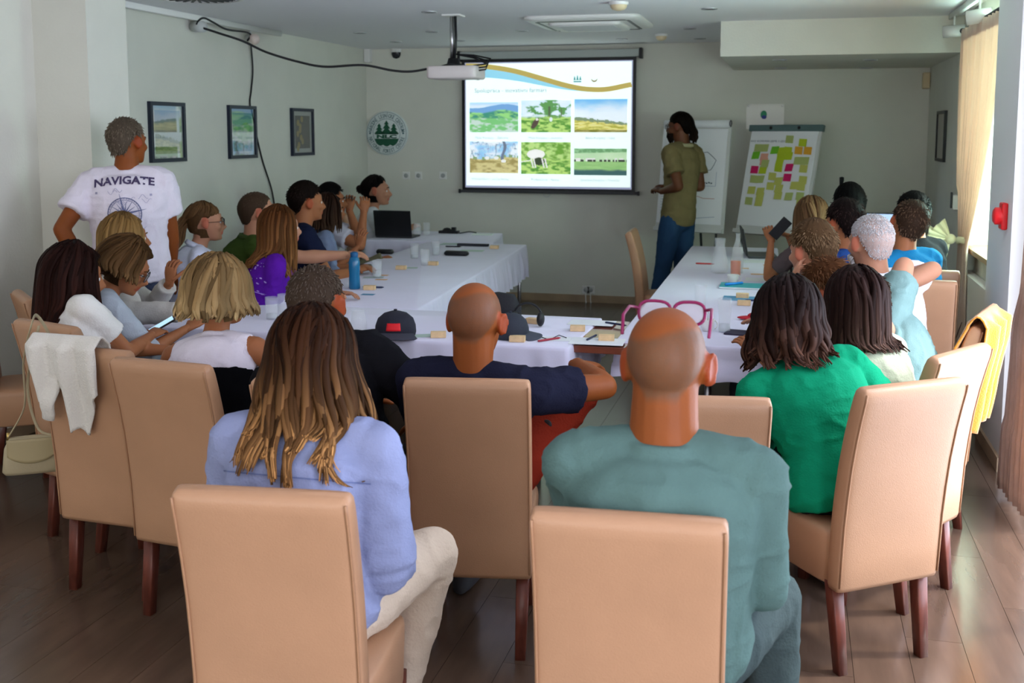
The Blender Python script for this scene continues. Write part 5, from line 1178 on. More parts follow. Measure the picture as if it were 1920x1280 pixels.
e = empty('organza_bow', (1.12, 7.70, 1.0), label='pale yellow organza bow tying back the beige curtain', cat='bow'); MB_ = mat('organza', (.82, .78, .52), .6, alpha=.8, sheen=.5)
bc = V(1.10, 7.70, 1.02)
G().tube([bc + V(.045 * math.cos(a) + .03, .075 * math.sin(a), .01 * math.sin(2 * a)) for a in np.linspace(0, 6.28, 20)], .015, 8, flat=1.6).build('tie_band', MB_, e)
G().ell(bc + V(-.06, 0, .01), np.eye(3), V(.035, .04, .035), 14, 10).build('knot', MB_, e)
for k, (dx, dz, wd) in enumerate(((-.19, -.14, .085), (-.12, -.22, .075), (-.09, .10, .06), (-.15, .03, .06))):
    g = G(); s0 = bc + V(-.06, 0, .01); e1 = s0 + V(dx, -.03, dz); n_ = nrm(np.cross(e1 - s0, V(0, 1, 0)))
    g.grid(lambda u, v: s0 + (e1 - s0) * v + n_ * (u - .5) * 2 * wd * v ** .8 + V(0, 1, 0) * .015 * math.sin(u * 14) * v, 16, 8); g.build('bow_loop' if k > 1 else 'bow_tail', MB_, e, solid=.002)
M_CURT2 = mat('rose_beige_curtain', (.62, .44, .36), .9, bump=.3, bscale=60, var=.08, vscale=12)
curtain('window_curtain', (1.035, 5.50, 1.035, 4.5, 2.40), .05, 9, .035, 'rose beige patterned curtain at the right edge of the picture', M_CURT2, taper=lambda v: (float(np.interp(v, [0, .45, .58, .66, 1], [.60, .52, .38, .30, .27])), float(np.interp(v, [0, .45, .58, .66, 1], [.62, .42, .22, .44, .54]))))
# radiator on the right wall
RD = empty('radiator', (XR - .07, 9.75, .10), label='white panel radiator on the right wall behind the far row', cat='radiator')
bx('radiator_panel', M_PWHITE, XR - .11, XR - .03, 9.35, 10.25, .12, .70, parent=RD, bevel=.008)
for k in range(22): bx('fin', M_WHITE, XR - .118, XR - .108, 9.38 + k * .04, 9.395 + k * .04, .15, .66, parent=RD)
bx('top_grille', M_PWHITE, XR - .115, XR - .025, 9.34, 10.26, .70, .715, parent=RD); G().tube([V(XR - .06, 9.30, .62), V(XR - .06, 9.30, .02)], .009, 8).build('pipe', M_WHITE, RD)
bx('radiator_cover', M_WHITE, 1.14, XR - .004, 6.56, 7.9, .08, .80, label='white box ledge under the right window', cat='ledge')
# thermostat / small shelf, sockets on right wall
p = at(1798, 375, x=XR); e = empty('wall_phone', tuple(p), label='white wall unit with a small dark handle on the right wall', cat='wall unit')
G().box(XR - .05, XR, p[1] - .05, p[1] + .10, p[2] - .07, p[2] + .04).build('unit_body', M_PWHITE, e, smooth=False, bevel=.006); G().box(XR - .065, XR - .05, p[1] - .05, p[1] - .02, p[2] - .06, p[2] + .06).build('handle', M_DARK, e, smooth=False, bevel=.004)
p = at(1778, 575, x=XR); e = empty('wall_socket', tuple(p), label='white double socket low on the right wall behind the curtain', cat='socket'); G().box(XR - .012, XR, p[1] - .08, p[1] + .08, p[2] - .04, p[2] + .04).build('plate', M_PWHITE, e, smooth=False, bevel=.004)
p = at(1887, 405, x=1.075); e = empty('fire_alarm', (1.05, p[1], p[2]), label='red fire alarm sounder on the white pillar', cat='alarm'); MR = mat('alarm_red', (.75, .015, .02), .35)
G().box(1.045, 1.075, p[1] - .045, p[1] + .045, p[2] - .07, p[2] + .07).build('alarm_base', MR, e, smooth=False, bevel=.008); G().lathe([(.045, 1.05), (.045, 1.02), (.03, 1.01), (.0005, 1.01)], (0, p[1], p[2]), 24, axis='x').build('alarm_dome', MR, e)
p = at(1868, 640, x=1.075); e = empty('switch_panel', (1.06, p[1], p[2]), label='grey switch panel low on the white pillar', cat='panel'); G().box(1.062, 1.075, p[1] - .085, p[1] + .085, p[2] - .12, p[2] + .12).build('panel_plate', mat('panel_grey', (.45, .45, .47), .5), e, smooth=False, bevel=.004); G().box(1.058, 1.062, p[1] - .07, p[1] + .07, p[2] - .105, p[2] + .105).build('panel_door', mat('panel_grey2', (.36, .36, .38), .5), e, smooth=False)
PT = empty('planter', (.93, 6.85, 0), label='dark red-brown square planter with bare twigs beside the pillar', cat='planter')
G().loft([(V(.93, 6.85, 0), V(1, 0, 0), V(0, 1, 0), .11, .11), (V(.93, 6.85, .40), V(1, 0, 0), V(0, 1, 0), .14, .14), (V(.93, 6.85, .41), V(1, 0, 0), V(0, 1, 0), .125, .125), (V(.93, 6.85, .37), V(1, 0, 0), V(0, 1, 0), .12, .12)], 32, sq=8).build('pot', mat('pot_brown', (.10, .022, .015), .3), PT, )
for k in range(9):
    r = np.random.default_rng(k); a = r.uniform(0, 6.28); h = r.uniform(.15, .3); b = V(.93 + .05 * math.cos(a), 6.85 + .05 * math.sin(a), .36)
    G().tube([b, b + V(.04 * math.cos(a), .04 * math.sin(a), h * .5), b + V(.12 * math.cos(a), .12 * math.sin(a), h)], [.006, .005, .002], 6).build('twig', mat('twig', (.05, .02, .02), .7), PT)

# ------------------------------------------------------------------ measured chairs
chair(-1.144, 2.35, 7, 'tan chair in the left foreground under the woman in the blue shirt')
chair(-.33, 2.41, 4, 'tan chair in the centre foreground under the man with glasses on his head')
chair(-1.037, 3.47, 10, 'tan chair of the bald man in the navy shirt')
chair(.203, 3.727, 36, 'tan chair of the woman in the green shirt, seen from its right rear')
chair(.35, 4.23, 56, 'sunlit tan chair of the woman in the pale green shirt')
chair(-.29, 3.43, 9, 'empty tan chair between the bald man with glasses and the green shirt')
chair(-2.045, 3.46, -6, 'tan chair of the woman with the blonde bob')
chair(-2.46, 3.59, -3, 'empty tan chair with a white cardigan over its back')
chair(-2.86, 3.98, -18, 'tan chair with a cream handbag hanging from it, left edge')
chair(-3.38, 4.55, -42, 'tan chair behind the dark haired woman by the pilaster')
chair(-1.43, 3.31, -4, 'tan chair of the buzz-cut man in black, mostly hidden')
chair(-.94, 8.48, -88, 'tan chair seen side-on between the presenter and the right table')
chair(.50, 4.84, 72, 'tan chair with a mustard cardigan over its back')
q = at(8, 545, z=.97); chair(q[0] - .02, q[1] + .20, -58, 'tan chair cut by the left edge of the picture')

# ------------------------------------------------------------------ the people
def auto_chair(p, lab, yaw=None): c = p['Pv'] + p['F0'] * .015; return chair(c[0], c[1], math.degrees(math.atan2(-p['F0'][0], p['F0'][1])) if yaw is None else yaw, lab)
SKD, SKM, SKL, SKO = (.12, .042, .018), (.34, .125, .052), (.45, .21, .125), (.235, .062, .013)
# standing man, white NAVIGATE T-shirt
P1 = person('person standing with his back to us in a white T-shirt printed NAVIGATE', at(240, 268, d=6.0), 28, stand=True, lean=.03, s=1.05, w=1.10, skin=SKO, hyaw=-12, hroll=-3,
            hair=dict(kind='short', col=(.16, .12, .085), tip=(.26, .21, .15), th=.010, top=.012, L=.022), shirt=(.74, .68, .76), loose=.024, pants=(.05, .06, .10),
            arms=dict(L=dict(to=(-.23, -.10, .98), hint=(-1, -.6, -.3), curl=.9, dir=(.5, .1, -.5)), R=dict(to=(.20, .20, .92), hint=(.9, -.7, -.4))))
vv, ff = text_polys('NAVIGATE', .060, bold=.035); rot_t = []
for x, y in vv: t = x * 1.10; rot_t.append((t, y - t * t * .55))
polys = [(rot_t, ff)]
for q in (-1, 1): pass
decal(P1, [([(a, b + .015) for a, b in rot_t], ff)], (.07, .05, .12), 'navigate', 'lettering', cz=.85)
cc = [ribbon(arc(0, -.15, .088, n=60), .005), ribbon(arc(0, -.15, .076, n=60), .002), ribbon(arc(0, -.15, .018, n=24), .004)]
for k in range(16):
    a = math.pi * k / 8 + .2; L = .115 if k % 4 == 0 else .09 if k % 2 == 0 else .07
    cc.append(ribbon([(math.cos(a) * .015 + (L - .015) * math.cos(a) * t, -.15 + math.sin(a) * .015 + (L - .015) * math.sin(a) * t) for t in np.linspace(0, 1, 8)], list(np.linspace(.014 if k % 4 == 0 else .006, .001, 8))))
for k in range(36): a = math.pi * k / 18; cc.append(ribbon([(math.cos(a) * .079, -.15 + math.sin(a) * .079), (math.cos(a) * .086, -.15 + math.sin(a) * .086)], .002))
decal(P1, cc, (.13, .14, .26), 'compass', 'compass_print', cz=.85)
r = np.random.default_rng(2); mp_ = []
for k in range(16):
    a, b = r.uniform(-.13, .10), r.uniform(-.26, .0); mp_.append(ribbon([(a + .05 * t, b + .012 * math.sin(t * 7 + k)) for t in np.linspace(0, 1, 9)], .0022))
for a, b in ((-.145, -.03), (.14, -.05)): mp_.append(ribbon([(a - .006, b), (a + .006, b)], .012))
decal(P1, mp_, (.36, .34, .48), 'map lines', 'map_print', cz=.85)
vv, ff = text_polys('SEA', .05); decal(P1, [([(-y - .115, x - .30) for x, y in vv], ff)], (.10, .08, .16), 'side letters', 'lettering', cz=.85)
HB = lambda **k: k
# foreground: woman in blue shirt
P14 = person('person with long brown hair with blond tips in a light blue shirt, left foreground', at(588, 674, z=1.17), 4, lean=.02, s=1.04, hs=.99, fem=True, w=1.12, skin=SKM, hyaw=2, hpitch=6, vox=.007,
             shirt=(.25, .28, .44), sleeve='elbow', loose=.022, collar=(.25, .28, .44), pants=(.62, .50, .38), pelvis=(-1.17, 2.33, .58), shl=1.10,
             arms=dict(L=dict(to=(-.05, .30, .80), hint=(-.6, -.3, -.8)), R=dict(to=(.06, .24, .74), hint=(.45, -.5, -.8), curl=.6)), legs=dict(R=dict(kx=.10, kf=.36, kz=.03, ax=-.12, af=-.04), L=dict(kx=-.05)),
             hair=dict(kind='long', col=(.034, .012, .005), tip=(.50, .25, .09), L=.29, n=760, spread=.36, wave=.018, th=.024, tipp=2.3, hlp=.52, lw=.0105, strand=.6, endv=.42, seg=18, seed=11, clump=.85, ncl=48))
decal(P14, [ribbon([(u, -.045 - .02 * u) for u in np.linspace(-.19, .20, 30)], .0035)], (.12, .15, .30), 'yoke seam', 'seam', cz=.80)
# foreground: bald man in teal
P16 = person('bald person in a teal long-sleeved shirt with red glasses pushed up on his head', at(1250, 684, z=1.235), 2, s=1.10, hs=1.12, w=1.10, skin=SKO, hyaw=0, hpitch=4, vox=.0065, shl=1.0, nw=1.08,
             shirt=(.090, .155, .140), sleeve='long', loose=.013, pants=(.045, .065, .065), pelvis=(-.27, 2.38, .58), stub=((.135, .062, .030), 24),
             arms=dict(L=dict(to=(-.02, .34, .80), hint=(-.6, -.3, -.8)), R=dict(to=(.16, .30, .64), hint=(.35, -.4, -1))), legs=dict(R=dict(kx=.10, kf=.32, kz=.0), L=dict(kx=-.05)))
eyeglasses(P16, 'magenta red eyeglasses pushed up on the head of the bald man in teal', (.22, .006, .07), th=1.7, z=.108, y=-.055, w=1.12, lens=(.55, .5, .55), top=-12)
# bald man in navy
P15 = person('bald person in a navy T-shirt and red shorts, hand on his raised knee', at(892, 602, z=1.125), 2, s=1.05, hs=1.12, w=1.02, skin=SKO, hyaw=-3, hpitch=3, vox=.007,
             shirt=(.012, .013, .028), sleeve='short', loose=.018, pants=(.20, .020, .009), shorts=True, pelvis=(-1.04, 3.46, .57), stub=((.14, .058, .028), 34),
             arms=dict(L=dict(to=(-.12, .32, .70)), R=dict(to=at(1082, 684, y=3.76), hint=(.9, -.6, -.1), palm=(0, 0, -1), curl=.7, dir=(.5, .8, -.15))),
             legs=dict(R=dict(kx=.17, kf=.31, kz=.30, af=-.02, ax=-.26, az=.50), L=dict(kx=-.04)))
p = P15['LG'][1]; c = p[0] * .45 + p[1] * .55 + P15['R0'] * .02 + V(0, -.095, .02); o = G().ell(c, np.eye(3), V(.018, .006, .018), 16, 8).build('patch', plain('patch_dark', (.02, .015, .015), .6), P15['root'])
# buzz cut man in black
P13 = person('person with a greying buzz cut in a black T-shirt at the front table', at(595, 570, z=1.135), 0, s=1.04, hs=1.16, skin=SKO, hyaw=-6, hpitch=2, pelvis=(-1.45, 3.33, .57), w=1.04,
             shirt=(.008, .008, .010), sleeve='elbow', loose=.02, pants=(.03, .028, .024), hair=dict(kind='buzz', col=(.07, .045, .03), tip=(.15, .115, .09), th=.005),
             arms=dict(L=dict(to=(-.10, .34, .72)), R=dict(to=(.16, .30, .68), hint=(1, -.2, -.6))), legs=dict(R=dict(kx=.12)))
# blonde bob
P12 = person('person with a honey blond bob in a sleeveless white top and black skirt', at(414, 553, z=1.125), -4, s=1.0, hs=1.08, fem=True, w=1.12, skin=SKM, hyaw=-12, pelvis=(-2.06, 3.48, .57),
             shirt=(.78, .72, .80), sleeve='none', loose=.014, waist=((.004, .004, .005), .66), pants=(.02, .02, .02), shl=1.10,
             arms=dict(L=dict(to=(-.22, .32, .78), hint=(-.6, -.4, -.6)), R=dict(to=(.22, .42, .80), hint=(.6, -.4, -.6))),
             hair=dict(kind='long', col=(.28, .165, .065), tip=(.55, .38, .18), L=.085, n=420, spread=.55, wave=.012, th=.030, tipp=1., lw=.014, strand=.5, endv=.3, seed=5, seg=10, clump=.7, ncl=44))
# dark haired woman, left edge
P3 = person('person with long dark hair in an off-white top with bare shoulders, far left', at(142, 520, z=1.10), -30, s=.98, hs=1.10, fem=True, skin=SKM, hyaw=-38, hpitch=8, pelvis=(-2.88, 3.97, .57),
            shirt=(.72, .70, .66), sleeve='short', loose=.02, pants=(.02, .02, .03), arms=dict(R=dict(to=at(285, 628, z=.80), hint=(.7, -.2, -.8)), L=dict(to=(-.02, .40, .74))),
            hair=dict(kind='long', col=(.022, .008, .006), tip=(.055, .018, .012), L=.30, n=420, spread=.20, wave=.005, th=.026, lw=.013, strand=.5, seed=8, endv=.2))
o = bx('smartphone', M_BLACK, -.036, .036, -.075, .075, 0, .009, bevel=.003); o.location = at(302, 612, z=.82); o.rotation_euler = (.5, .1, -.9); tag(o, 'smartphone held by the dark haired woman, far left', 'phone')
o['_rot'] = 1; o2 = G().box(-.032, .032, -.068, .068, .0092, .0098).build('screen', mat('phone_lit', (.3, .5, .6), .2, emit=(.45, .7, .85), est=.7), o, smooth=False); 
# P4
P4 = person('person with a short light brown bob and glasses looking down, light blue dress', at(236, 500, z=1.105), -48, s=.96, hs=1.04, fem=True, skin=SKM, hyaw=-62, hpitch=30, lean=.16,
            shirt=(.42, .46, .52), sleeve='elbow', loose=.02, pants=(.18, .24, .38), arms=dict(R=dict(to=(.10, .42, .80))),
            hair=dict(kind='long', col=(.10, .048, .018), tip=(.22, .12, .05), L=.06, n=300, spread=.35, wave=.006, th=.028, tipp=1., lw=.013, seed=6, seg=8, endv=.4))
eyeglasses(P4, 'thin dark eyeglasses worn by the woman looking down', (.02, .02, .02))
# P2
P2 = person('person with straight blond hair in a grey-white linen blouse, in front of the standing man', at(237, 448, z=1.185), -52, s=1.0, hs=1.04, fem=True, skin=SKM, hyaw=-40, lean=.12,
            shirt=(.52, .49, .45), sleeve='long', loose=.022, pants=(.30, .38, .55), arms=dict(R=dict(to=at(345, 585, d=5.3), hint=(.6, -.3, -.4)), L=dict(to=at(318, 530, d=5.6), hint=(-.3, .2, -1), dir=(.1, .1, 1), palm=(-.6, .6, 0), curl=.8)),
            hair=dict(kind='long', col=(.30, .165, .055), tip=(.52, .33, .13), L=.22, n=300, spread=.08, wave=.004, th=.018, tipp=1.2, lw=.013, strand=.4, seed=4))
auto_chair(P2, 'tan chair of the blond woman in the linen blouse')
# P5 ponytail
P5 = person('person with a long light brown ponytail in a white shirt and sunglasses', at(385, 417, z=1.20), -48, s=.98, hs=1.02, fem=True, skin=SKL, hyaw=-52, lean=.20,
            shirt=(.72, .76, .90), sleeve='long', loose=.018, collar=(.72, .76, .90), pants=(.10, .12, .2), arms=dict(R=dict(to=(.10, .40, .74))),
            hair=dict(kind='pony', col=(.17, .085, .035), tip=(.30, .17, .08), L=.34, n=170, tie=(0, -.118, .030), th=.008, lw=.010, seed=9))
eyeglasses(P5, 'black sunglasses worn by the ponytailed woman', (.01, .01, .01), lens=(.015, .015, .02))
auto_chair(P5, 'tan chair of the ponytailed woman in the white shirt')
# P6
P6 = person('person with short cropped brown hair in an olive green shirt', at(484, 400, z=1.225), -50, s=1.05, hs=1.12, skin=SKL, hyaw=-48, lean=.10, w=1.08,
            shirt=(.045, .075, .015), sleeve='short', loose=.02, pants=(.05, .05, .06), collar=(.045, .075, .015), arms=dict(R=dict(to=at(648, 478, d=6.9), hint=(.5, -.3, -.6), curl=.5), L=dict(to=(.05, .42, .78))),
            hair=dict(kind='buzz', col=(.075, .045, .028), tip=(.14, .09, .06), th=.008))
auto_chair(P6, 'tan chair of the man in the olive shirt')
# P7 purple
P7 = person('person with long auburn hair in a purple patterned blouse', at(528, 428, z=1.18), -55, s=.98, hs=1.02, fem=True, skin=SKL, hyaw=-42, lean=.14, w=1.08,
            shirt=(.10, .012, .32), sleeve='short', loose=.018, pants=(.03, .03, .06), arms=dict(R=dict(to=at(545, 545, z=.79), hint=(.4, -.6, -.6)), L=dict(to=(.10, .46, .79))),
            hair=dict(kind='long', col=(.115, .040, .012), tip=(.30, .135, .045), L=.27, n=300, spread=.05, wave=.006, th=.018, tipp=1.5, lw=.013, strand=.45, seed=21))
r = np.random.default_rng(12); dots = []
for _ in range(90):
    u, v = r.uniform(-.16, .18), r.uniform(-.30, .05); a = r.uniform(.003, .007); dots.append(([(u + a * math.cos(t), v + a * math.sin(t) * .8) for t in np.linspace(0, 6.28, 7)[:-1]], [tuple(range(6))]))
decal(P7, dots, (.45, .28, .75), 'floral dots', 'floral_print', cz=.80)
auto_chair(P7, 'tan chair of the auburn haired woman in purple')
# P8 navy polo
P8 = person('person with short dark hair in a navy polo shirt', at(575, 380, z=1.26), -50, s=1.08, hs=1.12, skin=SKM, hyaw=-45, lean=.10, w=1.05, shirt=(.010, .013, .035), sleeve='short', loose=.02, collar=(.010, .013, .035), pants=(.05, .05, .06),
            arms=dict(R=dict(to=(.14, .42, .79)), L=dict(to=(.05, .42, .79))), hair=dict(kind='short', col=(.014, .008, .006), tip=(.035, .02, .015), th=.014, top=.012, L=.02))
auto_chair(P8, 'tan chair of the man in the navy polo')
P9 = person('person with shoulder-length dark brown hair in a checked blue shirt', at(618, 396, z=1.165), -55, s=.97, fem=True, skin=SKM, hyaw=-50, lean=.12, vox=.011, shirt=(.22, .27, .40), sleeve='elbow', loose=.018, pants=(.04, .04, .06), arms=dict(R=dict(to=at(672, 462, d=7.6), hint=(.4, -.3, -.8), dir=(0, .3, 1))),
            hair=dict(kind='long', col=(.035, .016, .010), tip=(.085, .045, .025), L=.16, n=220, spread=.15, wave=.01, th=.022, lw=.014, seed=31))
auto_chair(P9, 'tan chair of the woman in the checked shirt')
P10 = person('person in a grey T-shirt and khaki shorts raising both hands to his glasses', at(622, 377, z=1.20), -60, s=1.03, skin=SKM, hyaw=-62, lean=.02, vox=.011, shirt=(.55, .53, .60), sleeve='short', loose=.02, pants=(.19, .17, .10), shorts=True,
            arms=dict(R=dict(to=at(682, 398, d=8.3), hint=(.5, .3, -1), dir=(-.1, .15, 1), curl=1.0, palm=(-1, 0, 0)), L=dict(to=at(655, 394, d=8.6), hint=(-.2, .6, -1), dir=(0, .1, 1), curl=1.0, palm=(1, 0, 0))),
            legs=dict(R=dict(kf=.44, kz=.17, kx=.0, ax=-.25, az=.42)), hair=dict(kind='short', col=(.008, .007, .007), tip=(.02, .018, .018), th=.016, top=.02, L=.02))
auto_chair(P10, 'tan chair of the man in khaki shorts')
g1 = eyeglasses(P10, 'dark eyeglasses held up by the man in the grey T-shirt', (.02, .02, .02), y=.05, z=.02)
P11 = person('person with a dark bun in a white T-shirt behind the black laptop', at(706, 358, y=9.8), -62, s=1.08, hs=1.24, fem=True, skin=SKL, hyaw=-72, lean=.04, vox=.010, shirt=(.78, .80, .84), sleeve='short', loose=.018, pants=(.03, .03, .05),
             arms=dict(R=dict(to=(.10, .34, .79)), L=dict(to=(-.05, .34, .79))), hair=dict(kind='bun', col=(.012, .008, .007), tip=(.025, .015, .012), n=150, tie=(0, -.118, .022), th=.012, bun=1.1, seed=14))
auto_chair(P11, 'tan chair of the woman behind the black laptop')
# presenter
P17 = person('person presenting, dark ponytail and beard, khaki shirt and blue jeans', at(1274, 238, y=9.62), 62, stand=True, lean=.0, s=1.07, hs=1.04, w=.90, skin=SKD, hyaw=74, hpitch=2, shirt=(.17, .135, .06), sleeve='short', loose=.022, collar=(.34, .32, .18), pants=(.022, .055, .12), shoe=M_SHOEW,
             arms=dict(R=dict(to=(.04, .12, 1.25), hint=(.6, -1, -.3), dir=(-.3, .9, .1), curl=.9), L=dict(to=(-.12, .10, 1.22), hint=(-.3, -.9, -.9), dir=(.35, .9, .25), curl=.9)),
             hair=dict(kind='pony', col=(.010, .006, .004), tip=(.025, .013, .008), L=.09, n=150, tie=(0, -.125, -.035), th=.016, lw=.014, seed=17), legs=dict(L=dict(kf=.06, af=.10)))
eyeglasses(P17, 'thin dark eyeglasses worn by the presenter', (.03, .02, .015))
def beard(p, col, n=260, L=.022, low=-.118, seed=3, white=None):
    g = G(); r = np.random.default_rng(seed); hs = p['hs']
    for _ in range(n):
        a = r.uniform(-85, 85); v = r.uniform(0, 1); x = -math.sin(math.radians(a)) * (.066 - .022 * v); y = .030 + math.cos(math.radians(a)) * (.066 - .024 * v); z = -.052 - .052 * v
        d = nrm(V(x, (y - .03) * 1.0, -.4 * abs(x) - .03)); q = V(x, y, z); c = np.array(col) * r.uniform(.7, 1.3)
        if abs(a) < 20 and z > -.075: continue
        g.tube([p['P'](*q), p['P'](*(q + d * L * .5)), p['P'](*(q + d * L * .7 + V(0, 0, -L * .6)))], [.005 * hs, .0045 * hs, .001], 5, col=tuple(c))
    g.tube([p['P'](-.026, .100, -.058), p['P'](0, .113, -.048), p['P'](.026, .100, -.058)], [.003, .006, .003], 6, col=tuple(col))
    g.build('beard', mat('hair', (.1, .06, .03), .55, attr=True, spec=.04), p['root'])
beard(P17, (.012, .007, .005), n=300, L=.032)
# right-hand row
P18 = person('person with wavy dark brown hair in a bright green shirt', at(1478, 598, z=1.09), 22, s=1.04, hs=1.06, fem=True, w=1.20, skin=SKM, hyaw=8, hpitch=12, vox=.008, pelvis=(.20, 3.70, .57), shl=1.12,
             shirt=(.004, .22, .105), sleeve='long', loose=.020, pants=(.012, .012, .014), arms=dict(L=dict(to=(-.05, .42, .74)), R=dict(to=(.12, .38, .72), hint=(.9, -.3, -.6))),
             hair=dict(kind='long', col=(.014, .007, .006), tip=(.12, .055, .035), L=.20, n=380, spread=.26, wave=.026, th=.026, tipp=2.0, lw=.014, strand=.5, seed=41, endv=.35, clump=.85, ncl=40, seg=16))
P19 = person('person with long straight dark hair in a pale green T-shirt', at(1603, 570, z=1.09), 50, s=1.0, hs=1.05, fem=True, w=1.06, skin=SKM, hyaw=22, hpitch=8, vox=.009, pelvis=(.36, 4.20, .57),
             shirt=(.44, .47, .34), sleeve='short', loose=.018, pants=(.03, .03, .04), arms=dict(L=dict(to=(-.10, .40, .76)), R=dict(to=(.05, .38, .74), hint=(.8, -.3, -.6))),
             hair=dict(kind='long', col=(.022, .010, .008), tip=(.085, .045, .032), L=.20, n=340, spread=.12, wave=.004, th=.020, tipp=2., lw=.013, strand=.5, seed=43))
P28 = person('person in a pale teal T-shirt with one arm bent behind the head', at(1618, 572, z=1.05), 66, s=1.02, skin=SKL, hyaw=60, hpitch=25, pelvis=(.50, 4.82, .57), w=1.05, shirt=(.15, .24, .225), sleeve='short', loose=.016, pants=(.04, .05, .06),
             arms=dict(R=dict(to=at(1664, 566, d=4.85), hint=(1.0, .2, .6), curl=.6), L=dict(to=(-.1, .45, .78))), hair=dict(kind='short', col=(.03, .016, .01), tip=(.07, .04, .025), L=.022))
P20 = person('person with reddish brown hair bent forward in a dark navy top', at(1554, 548, z=1.06), 75, s=.98, hs=1.04, skin=SKM, hyaw=70, hpitch=24, lean=.22, shirt=(.012, .016, .035), sleeve='short', pants=(.03, .03, .04),
             arms=dict(L=dict(to=(-.10, .50, .79)), R=dict(to=(.10, .48, .79))), hair=dict(kind='short', col=(.10, .038, .014), tip=(.22, .10, .045), th=.018, top=.014, L=.035))
auto_chair(P20, 'tan chair of the person bent forward in navy', -80)
P21 = person('person with short light brown hair resting the chin on a hand, dark top', at(1522, 472, z=1.19), 55, s=1.0, hs=1.08, skin=SKL, hyaw=44, hpitch=4, lean=.16, shirt=(.014, .010, .014), sleeve='long', pants=(.03, .03, .04),
             arms=dict(L=dict(to=at(1488, 522, d=4.98), hint=(-.2, .6, -1), dir=(.5, -.1, 1), curl=1.1, palm=(.5, -.6, 0)), R=dict(to=(.10, .44, .79))),
             hair=dict(kind='short', col=(.12, .065, .03), tip=(.26, .165, .09), th=.014, top=.020, L=.026, n=2200))
auto_chair(P21, 'tan chair of the boy resting his chin', 15)
P22 = person('person with white hair and beard in a white T-shirt', at(1632, 456, z=1.18), 60, s=1.10, hs=1.20, skin=SKL, hyaw=32, hpitch=2, lean=.14, w=1.12, shirt=(.76, .76, .86), sleeve='short', loose=.02, pants=(.05, .05, .07),
             arms=dict(R=dict(to=at(1672, 548, d=5.2), hint=(1., -.3, .35)), L=dict(to=(-.05, .46, .79))), hair=dict(kind='buzz', cap=(.44, .33, .29), col=(.62, .58, .57), tip=(.74, .71, .71), th=.006, n=4200))
beard(P22, (.50, .48, .47), n=280, L=.018, seed=9); auto_chair(P22, 'tan chair of the white haired man', -85)
P23 = person('person with dark hair and beard in a royal blue shirt', at(1582, 420, z=1.22), 55, s=1.03, hs=1.10, skin=SKM, hyaw=40, lean=.10, vox=.011, shirt=(.010, .035, .16), sleeve='short', pants=(.03, .03, .04), arms=dict(R=dict(to=(.1, .44, .79))), hair=dict(kind='short', col=(.014, .008, .007), tip=(.04, .022, .018), th=.014, top=.014, L=.024))
beard(P23, (.012, .008, .006), n=220); auto_chair(P23, 'tan chair of the man in royal blue', 10)
P24 = person('person with long light brown hair holding up a phone, far right row', at(1520, 408, z=1.19), 40, s=.98, hs=1.04, fem=True, skin=SKM, hyaw=16, lean=.12, vox=.011, shirt=(.10, .07, .07), sleeve='short', pants=(.03, .03, .04),
             arms=dict(L=dict(to=at(1446, 450, d=7.1), hint=(-.2, .2, -1), dir=(0, .5, 1), curl=1.0), R=dict(to=at(1478, 442, d=7.2), hint=(.3, .1, -1), dir=(-.6, .6, .3), curl=.9)),
             hair=dict(kind='long', col=(.15, .075, .035), tip=(.28, .15, .07), L=.24, n=260, spread=.03, wave=.003, th=.018, tipp=1.3, lw=.014, seed=51)); auto_chair(P24, 'tan chair of the woman holding up a phone')
o = bx('smartphone', M_BLACK, -.036, .036, -.006, .006, -.075, .075, bevel=.003); o.location = at(1463, 428, d=7.05); o.rotation_euler = (.1, .7, .2); tag(o, 'black phone held up in both hands of the long haired woman', 'phone')
P25 = person('person with short brown hair in a bright blue T-shirt tilting the head', at(1702, 422, z=1.23), 40, s=1.02, hs=1.08, skin=SKM, hyaw=12, hroll=18, lean=.08, vox=.010, shirt=(.015, .19, .40), sleeve='short', pants=(.04, .04, .06), arms=dict(L=dict(to=(-.1, .42, .79)), R=dict(to=(.1, .40, .79))),
             hair=dict(kind='short', col=(.055, .030, .018), tip=(.17, .10, .06), th=.012, top=.010, L=.020)); auto_chair(P25, 'tan chair of the person in the bright blue T-shirt', -4)
P26 = person('person with black hair at the back of the right row, half hidden', at(1590, 386, z=1.27), 50, s=1.05, hs=1.02, skin=SKM, hyaw=30, lean=.06, vox=.012, shirt=(.03, .03, .035), pants=(.03, .03, .04), hair=dict(kind='short', col=(.006, .005, .005), tip=(.015, .012, .012), th=.02, top=.02, L=.022)); auto_chair(P26, 'tan chair of the black haired person at the back', 20)
P27 = person('person with black hair in a black top behind the bright blue T-shirt', at(1710, 402, z=1.26), 45, s=1.0, skin=SKM, hyaw=30, lean=.06, vox=.012, shirt=(.010, .010, .012), pants=(.03, .03, .04), hair=dict(kind='short', col=(.006, .005, .005), tip=(.015, .012, .012), th=.016, top=.012, L=.022)); auto_chair(P27, 'tan chair of the black haired person in black', 0)
# small lit laptop at the back right on its own little table
tq = [(.38, 9.55), (1.06, 9.55), (1.06, 10.05), (.38, 10.05)]
table(tq, .78, 'small dark table in the back right corner with a lit laptop')
laptop(V(.79, 9.66, .785), 0, .36, .24, 'laptop with a lit blue screen on the back right corner table', lit=True)

